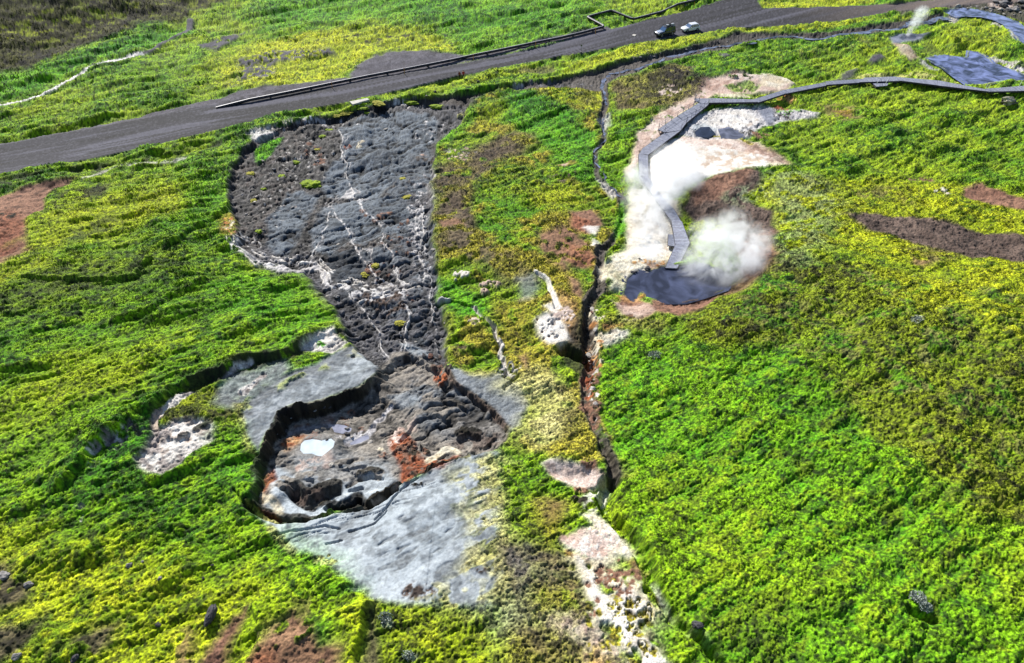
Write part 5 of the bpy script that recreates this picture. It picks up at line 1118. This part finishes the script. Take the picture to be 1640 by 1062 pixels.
def person(label, px, rz, jacket, hair, H=1.76, lean=0.0, armout=.0):
    g = H/1.76
    body = [[(0,0,.96,(.13,.10)),(0,.01,1.12,(.12,.09)),(0,.01,1.30,(.15,.10)),(0,0,1.44,(.12,.085)),(0,0,1.52,(.052,.055)),(0,-.01,1.58,(.075,.085)),(0,-.015,1.66,(.078,.095)),(0,-.01,1.735,(.05,.06))]]
    for s_ in (-1, 1):
        body.append([(0,0,.96,.13),(s_*.095,0,.90,.09),(s_*.10,-.01,.68,.075),(s_*.105,-.02,.50,.056),(s_*.11,.0,.30,.052),(s_*.115,.02,.08,.038),(s_*.12,-.09,.035,(.04,.028)),(s_*.125,-.15,.03,(.034,.02))])
        hx = s_*(.27+armout); body.append([(0,0,1.44,.12),(s_*.18,0,1.41,.058),(s_*.235,.02,1.16,.044),(hx,-.06,.93,.032),(hx+s_*.005,-.09,.86,(.02,.036))])
        hp = (hx+s_*.005,-.09,.86)
        for k, (dy, ln) in enumerate(((-.03,.075),(-.01,.085),(.01,.08),(.03,.062))):
            body.append([(*hp,(.02,.036)),(hp[0],hp[1]+dy-.01,hp[2]-.045,.009),(hp[0]-s_*.008,hp[1]+dy-.014,hp[2]-.045-ln*.5,.008),(hp[0]-s_*.02,hp[1]+dy-.012,hp[2]-.045-ln,.007)])
        body.append([(*hp,(.02,.036)),(hp[0]-s_*.012,hp[1]-.045,hp[2]-.01,.01),(hp[0]-s_*.02,hp[1]-.055,hp[2]-.05,.008)])
    t = skinned('person', body, skinm); tag(t, label, 'person', 'people standing on the verge')
    # features of the face, ears
    mb = MB().tube([(0,-.105,1.655),(0,-.125,1.625)], [.012,.018], 6); 
    for s_ in (-1, 1): mb.tube([(s_*.078,0,1.67),(s_*.088,.005,1.64),(s_*.078,0,1.61)], .012, 6); mb.box((s_*.03,-.1,1.665),(.024,.012,.01))
    mb.box((0,-.098,1.585),(.045,.012,.01)); mb.build('face', skinm, t)
    skinned('trousers', [[(0,0,.98,(.15,.12)),(0,0,.90,(.155,.12))]]+[[(0,0,.90,.14),(s_*.10,0,.80,.105),(s_*.10,-.01,.66,.092),(s_*.105,-.02,.48,.075),(s_*.11,0,.28,.07),(s_*.115,.01,.10,.066)] for s_ in (-1,1)], trou, t)
    skinned('jacket', [[(0,0,.86,(.17,.135)),(0,0,1.0,(.17,.13)),(0,0,1.14,(.155,.12)),(0,.01,1.30,(.175,.125)),(0,0,1.43,(.15,.11)),(0,0,1.50,(.08,.075))]]+[[(0,0,1.43,.14),(s_*.18,0,1.405,.085),(s_*.235,.02,1.16,.07),(s_*(.268+armout),-.055,.945,.055)] for s_ in (-1,1)], jacket, t)
    skinned('hair', [[(0,.02,1.60,(.07,.07)),(0,.005,1.70,(.092,.105)),(0,0,1.765,(.06,.07))]], hair, t)
    for s_ in (-1, 1): skinned('boot', [[(s_*.115,.02,.14,.058),(s_*.115,.03,.055,.055),(s_*.12,-.07,.045,(.052,.04)),(s_*.125,-.16,.035,(.044,.03))]], bootm, t)
    t.location = hit(*px); t.scale = (g, g, g); t.rotation_euler = (lean, 0, rz); return t
person('person in a bright red jacket, right of the pair below the road', (742.6,126.4), R(200), redj, hairb, 1.82, 0, .06)
person('person with a pale cap and dark red jacket, left of the pair below the road', (736.3,126.9), R(160), darkj, hairw, 1.74, .03, .02)
# ------------------------------------------------------------------ rocks
def rock_mesh(name, seed, mat, sub=3, rough=.35, flat=.7):
    bm = bmesh.new(); bmesh.ops.create_icosphere(bm, subdivisions=sub, radius=1); g = random.Random(seed)
    pl = [(Vector((g.gauss(0,1), g.gauss(0,1), g.gauss(0,1))).normalized(), g.uniform(.55,.9)) for _ in range(9)]
    from mathutils import noise as mn
    off = Vector((seed*3.1, seed*1.7, 0))
    for v in bm.verts:
        q = v.co.normalized(); r = 1.0
        for n_, d_ in pl:
            c = q.dot(n_)
            if c > .05: r = min(r, d_/c)
        r += rough*.5*mn.noise(q*2.2+off)+rough*.25*mn.noise(q*5.5+off)
        v.co = q*r; v.co.z *= flat
    me = bpy.data.meshes.new(name); bm.to_mesh(me); bm.free(); me.materials.append(mat); return me
darkrock = noise_mat('dark_basalt', (52,50,54), (84,82,86), 2.2, .85, .8, .1); greyrock = noise_mat('grey_rock', (120,116,116), (160,156,154), 2.2, .85, .8, .1); palerock = noise_mat('pale_rock', (196,190,180), (150,142,134), 2, .85, .7, .08)
redrock = noise_mat('rusty_rock', (120,76,60), (84,58,50), 2.4, .9, .8, .1); lichen = noise_mat('lichen_rock', (204,198,172), (60,58,56), 1.3, .9, .8, .1)
RM = {'d': [rock_mesh('rock', k, darkrock, 3) for k in range(3)], 'g': [rock_mesh('rock', 10+k, greyrock, 3) for k in range(3)], 'p': [rock_mesh('rock', 20+k, palerock, 3) for k in range(3)], 'r': [rock_mesh('rock', 30+k, redrock, 3) for k in range(2)]}
def rock(px, sx_, sy_, sz_, kind, label, group=None, name='rock', rz=None, sinkf=.35, me=None):
    p = hit(*px); o = bpy.data.objects.new(name, me or random.choice(RM[kind])); COL.objects.link(o)
    o.location = p+Vector((0, 0, sz_*(1-sinkf)*.5)); o.scale = (sx_, sy_, sz_); o.rotation_euler = (random.uniform(-.2, .2), random.uniform(-.2, .2), random.uniform(0, 6.28) if rz is None else rz)
    tag(o, label, 'rock', group); return o
big = rock_mesh('boulder', 41, darkrock, 5, .3, 1.0)
rock((337,990), .42, .95, .5, 'd', 'long dark boulder lying in the moss at the lower left', None, 'boulder', -.15, .2, big)
rock((1614,166), 1.9, 1.1, 1.1, 'd', 'big boulder with a pale lichen top in the grass below the boardwalk', None, 'boulder', .1, .3, rock_mesh('boulder', 43, lichen, 5, .4, .8))
rock((1116,1003), .5, .35, .3, 'd', 'dark boulder by the rill at the bottom of the long gully', None, 'boulder', -.3, .3, big)
for px, s_, lb in (((208,906),.32,'grey rock in the moss left of the small dark one'), ((228,900),.15,'small dark rock right of the grey rock in the moss'), ((256,927),.24,'dark rock with a pointed top below the grey rock in the moss'), ((326,926),.14,'small rock above the long dark boulder'),
                  ((8,925),.6,'large grey rock at the left edge of the photo'), ((46,938),.4,'dark rock just right of the large grey rock at the left edge'), ((120,1056),.36,'dark pointed rock at the bottom edge, near the left'), ((28,1052),.4,'grey rock in the brown soil of the bottom left corner'),
                  ((254,1002),.26,'low dark rock in the moss left of the long boulder'), ((340,905),.14,'small dark rock at the top of the mossy slope above the long boulder')):
    rock(px, s_, s_*.8, s_*.8, 'g' if 'grey' in lb else 'd', lb)
for px, s_, lb in (((718,131),.28,'small dark rock on the verge left of the walkers'), ((697,148),.4,'dark stump-like rock on the bank below the walkers'), ((766,131.5),.35,'dark rock on the bank right of the walkers')): rock(px, s_, s_*.8, s_, 'd', lb)
plate('paving_stone', [(1012,56.5),(1015,54.5),(1019,55.5),(1017,58)], .12, .2, conc, 'small white flat stone lying on the road left of the dark vehicle', 'stone')
def scatter(n, poly, smin, smax, kinds, label, group, seed, squash=.8):
    g = random.Random(seed); P2 = [Vector((a, b)) for a, b in poly]; xs_ = [p.x for p in P2]; ys_ = [p.y for p in P2]; c = 0
    while c < n:
        u = g.uniform(min(xs_), max(xs_)); v = g.uniform(min(ys_), max(ys_)); ins = False
        for i in range(len(P2)):
            a, b = P2[i], P2[(i+1) % len(P2)]
            if (a.y > v) != (b.y > v) and u < (b.x-a.x)*(v-a.y)/(b.y-a.y)+a.x: ins = not ins
        if not ins: continue
        s_ = smin+(smax-smin)*g.random()**2.2; rock((u, v), s_, s_*g.uniform(.6, 1), s_*g.uniform(.5, .9)*squash, g.choice(kinds), label, group); c += 1
scatter(64, SLIDE, .12, .55, 'ddggp', 'loose stone lying on the dark grey slide of mud and rubble', 'stones on the slide', 3)
scatter(40, [(375,250),(500,190),(540,230),(510,300),(430,380),(380,350)], .12, .42, 'dgpd', 'loose stone on the rubbly left part of the slide', 'stones on the left part of the slide', 4)
scatter(30, [(1590,2),(1640,-4),(1645,24),(1600,14)], .4, 1.5, 'dgg', 'basalt block in the rock pile at the top right corner', 'rocks in the corner pile', 5)
scatter(26, [(1540,9),(1600,12),(1630,26),(1600,22),(1560,14),(1520,13)], .3, .9, 'dgp', 'rock lining the far bank of the river', 'rocks along the river bank', 6)
scatter(22, [(470,655),(600,640),(640,700),(620,760),(480,760),(440,700)], .1, .4, 'ddgp', 'stone on the floor of the mud pit', 'stones in the mud pit', 7)
scatter(14, [(640,560),(700,570),(740,620),(700,610)], .15, .5, 'drd', 'rusty or dark stone at the neck of the pit', 'stones at the neck of the pit', 8)
scatter(26, [(1020,88),(1200,58),(1300,56),(1200,66),(1100,86),(980,120)], .15, .5, 'dgg', 'stone in the bed of the stream below the road', 'stones in the stream bed', 9)
scatter(12, [(1000,430),(1030,426),(1055,434),(1040,446),(1030,464),(1006,464)], .2, .7, 'gd', 'grey rock at the left rim of the steaming pool', 'rocks at the pool rim', 10)
scatter(18, [(935,480),(960,500),(955,620),(940,640),(930,560)], .15, .5, 'drp', 'stone in the long gully', 'stones in the gully', 11)
# ------------------------------------------------------------------ moss mounds standing in the slide
mossm = noise_mat('moss_cushion', (160,182,24), (92,120,14), 3.5, .95, .9, .12); mossd = noise_mat('yellow_moss', (190,184,66), (140,134,40), 3.5, .95, .9, .12)
def mound_mesh(seed, mat):
    from mathutils import noise as mn
    bm = bmesh.new(); bmesh.ops.create_icosphere(bm, subdivisions=5, radius=1)
    for v in bm.verts:
        q = v.co.normalized(); o_ = Vector((seed*5.3, seed, 0)); r = 1+.35*mn.noise(q*1.6+o_)+.16*mn.noise(q*4+o_)+.09*mn.noise(q*11+o_); v.co = q*r; v.co.z *= .5
    me = bpy.data.meshes.new('moss_mound'); bm.to_mesh(me); bm.free(); me.materials.append(mat); me.polygons.foreach_set('use_smooth', [True]*len(me.polygons)); return me
mm = [mound_mesh(k, mossm) for k in range(3)]; md = [mound_mesh(5+k, mossd) for k in range(2)]
mounds = [(497,296,1.25,.95,0,'large bright green moss mound on the left part of the slide'), (451,283,.42,.5,0,'small round moss mound left of the large green one on the slide'), (474,260,.6,.35,0,'flat moss mound above the small round one on the slide'),
 (527,209,.75,.45,0,'green moss mound beside the top of the white trickle'), (517,219,.5,.4,0,'small moss mound just below another at the top of the white trickle'), (553,182,1.0,.5,1,'straw coloured moss mound at the upper edge of the grey mud'), (538,186,.8,.4,1,'yellow moss cushion left of the straw coloured mound'),
 (606,166,1.1,.6,1,'yellow moss mound right of the concrete slab'), (581,174,.9,.35,0,'low moss patch below the concrete slab'), (587,181,.7,.35,0,'small moss patch at the top rim of the grey mud'), (656,164,1.3,.6,0,'long green moss mound on the bank above the grey mud'),
 (702,171,1.3,.6,0,'green moss mound at the top right of the slide'), (401,279,.6,.5,1,'pale straw coloured mound in the left rubble of the slide'), (406,322,.4,.4,1,'small yellow mound in the left rubble of the slide'), (414,371,.35,.35,0,'small green mound near the lower left edge of the slide'),
 (602,426,.4,.4,1,'tiny yellow green mound beside the white trickle in mid slide'), (640,518,.5,.35,1,'yellow mound in the narrow neck of the slide'), (508,240,.45,.3,1,'small yellow mound in the upper left rubble'), (422,303,.35,.3,0,'small green mound left of the grey mud lobe'),
 (645,287,.45,.4,1,'pale mound on the right side of the slide'), (653,316,.6,.4,1,'straw coloured mound on the right side of the slide, beneath a smaller one'), (585,440,.5,.4,1,'pale mound below the dark mud lobe')]
for i, (u, v, a, b, k, lb) in enumerate(mounds):
    p = hit(u, v); o = bpy.data.objects.new('moss_mound', random.choice(md if k else mm)); COL.objects.link(o); o.location = p+Vector((0, 0, .02)); o.scale = (a*1.3, b*1.3, min(a, b)*1.0); o.rotation_euler = (0, 0, random.uniform(-.5, .5)); tag(o, lb, 'moss mound', 'moss mounds on the slide')
# the grass island at the upper left of the slide
# ------------------------------------------------------------------ pale shrubs
leafw = noise_mat('silver_leaves', (196,204,196), (150,162,146), 6, .8, 0); stemm = noise_mat('shrub_stem', (96,80,64), (70,58,46), 6, .9, .2)
def shrub(px, rad, n, label, seed, mat=leafw, h=.5):
    g = random.Random(seed); c = hit(*px); t = empty('willow_shrub', c); tag(t, label, 'shrub', 'silvery shrubs on the slopes'); v = []; f = []
    for _ in range(n):
        a = g.uniform(0, 6.28); r = rad*g.random()**.5; x = math.cos(a)*r; y = math.sin(a)*r*.8; z = gz(c.x+x, c.y+y)-c.z+h*g.uniform(.25, 1)*(1-.5*r/rad)
        for k in range(5):
            d_ = Vector((g.gauss(0, 1), g.gauss(0, 1), g.gauss(.8, .6))).normalized(); e = d_.cross(Vector((g.gauss(0, 1), g.gauss(0, 1), g.gauss(0, 1)))).normalized(); s_ = g.uniform(.05, .11); b = Vector((x, y, z))
            i = len(v); v += [b, b+d_*s_+e*s_*.35, b+d_*s_*2, b+d_*s_-e*s_*.35]; f.append((i, i+1, i+2, i+3))
    mobj('foliage', v, f, mat, t); mb = MB()
    for _ in range(12):
        a = g.uniform(0, 6.28); r = rad*g.random()**.5; mb.tube([(0, 0, -.1), (math.cos(a)*r*.5, math.sin(a)*r*.5, h*.3), (math.cos(a)*r, math.sin(a)*r*.8, h*.6)], [.02, .014, .006], 5)
    mb.build('stem', stemm, t)
shrub((1468,957), .62, 130, 'upper part of the white leaved shrub pair above a dark hollow at the lower right', 1); shrub((1481,972), .55, 110, 'lower part of the white leaved shrub pair above a dark hollow at the lower right', 2)
shrub((1048,569), .75, 110, 'flat silvery shrub on the bright green slope right of the gully', 3, h=.25); shrub((618,990), .5, 60, 'small silvery shrub on the moss below the grey slab', 4, h=.2)
shrub((654,1050), .4, 46, 'small silvery shrub at the bottom edge below the grey slab', 5, h=.2); shrub((1467,512), .7, 60, 'silvery shrub on the olive slope at the right', 6, h=.3)
# ------------------------------------------------------------------ grass and leaves: short tufts over all the green ground
def tufts(name, label, cnt, sel, smin, smax, seed, tall=1.0):
    g = np.random.RandomState(seed); s = g.choice(sel, size=min(cnt, len(sel)), replace=False); n = len(s)
    sp = frow_v(Y[s]); sz = np.clip(sp*1.15, smin, smax)*g.uniform(.6, 1.4, n)*(.55+.8*nB[s]*nC[s]+.2*nA[s])
    px = X[s]+g.uniform(-.5, .5, n)*sz; py = Y[s]+g.uniform(-.5, .5, n)*sz; pz = zt(px, py)-.02
    B = []; Cc = []
    base_c = C[s, :3]*g.uniform(.5, 1.6, n)[:, None]
    for k in range(3):
        a = g.uniform(0, 6.28, n); tilt = g.uniform(.6, 1.35, n); ww = sz*g.uniform(.28, .5, n); ln = sz*g.uniform(.7, 1.3, n)*tall
        dx, dy, dz = np.cos(a)*np.sin(tilt), np.sin(a)*np.sin(tilt), np.cos(tilt)
        sx_, sy_ = -np.sin(a), np.cos(a)
        p0 = np.stack([px-sx_*ww*.5, py-sy_*ww*.5, pz], 1); p1 = np.stack([px+sx_*ww*.5, py+sy_*ww*.5, pz], 1)
        p2 = np.stack([px+dx*ln*.6+sx_*ww*.5, py+dy*ln*.6+sy_*ww*.5, pz+dz*ln*.6], 1); p3 = np.stack([px+dx*ln, py+dy*ln, pz+dz*ln*.85], 1)
        B.append(np.stack([p0, p1, p2, p3], 1)); cc = base_c*g.uniform(.8, 1.2, n)[:, None]; Cc.append(np.repeat(np.concatenate([cc, np.full((n, 1), .85)], 1)[:, None, :], 4, axis=1))
    V = np.concatenate(B).reshape(-1, 3).astype(np.float32); Q = np.concatenate(Cc).reshape(-1, 4).astype(np.float32); nf = len(V)//4
    me = bpy.data.meshes.new(name); me.vertices.add(len(V)); me.vertices.foreach_set('co', V.ravel()); me.loops.add(nf*4); me.loops.foreach_set('vertex_index', np.arange(nf*4, dtype=np.int32))
    me.polygons.add(nf); me.polygons.foreach_set('loop_start', np.arange(0, nf*4, 4, dtype=np.int32)); me.polygons.foreach_set('loop_total', np.full(nf, 4, np.int32))
    a = me.color_attributes.new('soil', 'FLOAT_COLOR', 'POINT'); a.data.foreach_set('color', Q.ravel()); me.update(calc_edges=True)
    m = bpy.data.materials.new(name+'_blade'); m.use_nodes = True; nn = m.node_tree; at = nn.nodes.new('ShaderNodeAttribute'); at.attribute_name = 'soil'; bs = nn.nodes['Principled BSDF']; nn.links.new(at.outputs['Color'], bs.inputs['Base Color']); bs.inputs['Roughness'].default_value = .7; bs.inputs['Specular IOR Level'].default_value = .25
    tl = nn.nodes.new('ShaderNodeBsdfTranslucent'); nn.links.new(at.outputs['Color'], tl.inputs['Color']); mxs = nn.nodes.new('ShaderNodeMixShader'); mxs.inputs[0].default_value = .42; nn.links.new(bs.outputs[0], mxs.inputs[1]); nn.links.new(tl.outputs[0], mxs.inputs[2]); nn.links.new(mxs.outputs[0], nn.nodes['Material Output'].inputs['Surface'])
    me.materials.append(m); o = bpy.data.objects.new(name, me); COL.objects.link(o); tag(o, label, 'grass', None, 'stuff'); return o
def frow_v(y): return .80*(56.0**2+np.maximum(y, 8)**2)/56.0/FPX*1.60
green = (RW[:, 0]+RW[:, 1])
vis = (Y > 14) & (Y < 200) & (np.abs(X) < Wf(Y)*1.04) & (ROADM < .05) & (DAMP > .95)
sel = np.nonzero(vis & (green > .62))[0]
tufts('grass', 'short tufts of green and yellow grass and moss over the whole meadow', 460000, sel, .06, .24, 5)

# ------------------------------------------------------------------ steam
def steam(label, pts, dens, seed, name='steam', nscale=.35, thr=.42):
    """pts: (u, v, height above ground, radius) puffs merged into one closed volume"""
    bm = bmesh.new(); C0 = [hit(u, v)+Vector((0, 0, h)) for u, v, h, r in pts]; c = sum(C0, Vector())/len(C0)
    mbd = bpy.data.metaballs.new(name+'_puffs'); mo = bpy.data.objects.new(name+'_puffs', mbd); COL.objects.link(mo); mbd.resolution = .5; mbd.threshold = .15
    for q, (u, v, h, r) in zip(C0, pts):
        e = mbd.elements.new(); e.co = q-c; e.radius = r*1.25; e.stiffness = 2
    dg = bpy.context.evaluated_depsgraph_get(); me = bpy.data.meshes.new_from_object(mo.evaluated_get(dg)); bpy.data.objects.remove(mo)
    me.name = name; o = bpy.data.objects.new(name, me); COL.objects.link(o); o.location = c
    m = bpy.data.materials.new('steam_vapour'); m.use_nodes = True; n = m.node_tree; n.nodes.clear(); L = n.links.new
    out = n.nodes.new('ShaderNodeOutputMaterial'); pv = n.nodes.new('ShaderNodeVolumePrincipled'); pv.inputs['Color'].default_value = (.96, .97, 1, 1); pv.inputs['Anisotropy'].default_value = .35
    tc = n.nodes.new('ShaderNodeTexCoord'); no = n.nodes.new('ShaderNodeTexNoise'); no.inputs['Scale'].default_value = nscale; no.inputs['Detail'].default_value = 6; no.inputs['Roughness'].default_value = .68; no.inputs['Distortion'].default_value = 1.6
    mp = n.nodes.new('ShaderNodeMapping'); mp.inputs['Location'].default_value = (seed, seed*2, 0); L(tc.outputs['Object'], mp.inputs[0]); L(mp.outputs[0], no.inputs['Vector'])
    # soft puffs: sum of radial falloffs
    tot = None
    for q, (u, v, h, r) in zip(C0, pts):
        d = n.nodes.new('ShaderNodeVectorMath'); d.operation = 'DISTANCE'; L(tc.outputs['Object'], d.inputs[0]); d.inputs[1].default_value = q-c
        mr = n.nodes.new('ShaderNodeMapRange'); mr.interpolation_type = 'SMOOTHSTEP'; L(d.outputs['Value'], mr.inputs[0]); mr.inputs[1].default_value = r*1.0; mr.inputs[2].default_value = r*.1; mr.inputs[3].default_value = 0; mr.inputs[4].default_value = 1
        if tot is None: tot = mr.outputs[0]
        else:
            a = n.nodes.new('ShaderNodeMath'); a.operation = 'MAXIMUM'; L(tot, a.inputs[0]); L(mr.outputs[0], a.inputs[1]); tot = a.outputs[0]
    n1 = n.nodes.new('ShaderNodeMapRange'); L(no.outputs[0], n1.inputs[0]); n1.inputs[1].default_value = thr; n1.inputs[2].default_value = thr+.2; n1.inputs[3].default_value = 0; n1.inputs[4].default_value = 1
    mu = n.nodes.new('ShaderNodeMath'); mu.operation = 'MULTIPLY'; L(tot, mu.inputs[0]); L(n1.outputs[0], mu.inputs[1]); m2 = n.nodes.new('ShaderNodeMath'); m2.operation = 'MULTIPLY'; L(mu.outputs[0], m2.inputs[0]); m2.inputs[1].default_value = dens
    L(m2.outputs[0], pv.inputs['Density']); L(pv.outputs[0], out.inputs['Volume']); me.materials.clear(); me.materials.append(m)
    tag(o, label, 'steam', None, 'stuff'); return o
steam('thick white steam rising from the dark blue pool and drifting right', [(1105,452,.3,2.8),(1125,455,.3,3.0),(1140,440,1.0,3.6),(1165,440,1.4,4.0),(1150,415,1.8,4.6),(1185,415,1.8,4.4),(1120,425,1.0,3.4),(1160,455,.6,3.0),(1190,435,1.5,3.6),(1130,395,1.8,3.4),(1165,385,2.4,3.4),(1205,410,2.2,3.0),(1100,435,.6,2.2)], 1.15, 1, nscale=.32, thr=.43)
steam('white steam blowing over the middle of the boardwalk', [(1030,385,.2,3.0),(1048,372,.3,3.4),(1035,350,.6,3.8),(1025,325,.8,3.6),(1050,330,1.2,4.2),(1066,310,1.6,4.4),(1078,288,2.0,4.2),(1095,275,2.2,3.4),(1020,295,1,3.2),(1040,410,.2,2.8),(1060,270,1.5,3.2),(1015,410,.2,2.4),(1105,300,1.6,2.8)], 1.1, 5, nscale=.3, thr=.43)
steam('small white steam jet above the grey vent by the upper right stream', [(1453,57,.2,.9),(1456,54,.8,1.1),(1459,52,1.8,1.5),(1462,50,2.8,1.9),(1465,48,3.8,2.1)], 1.7, 9, nscale=.9, thr=.42)
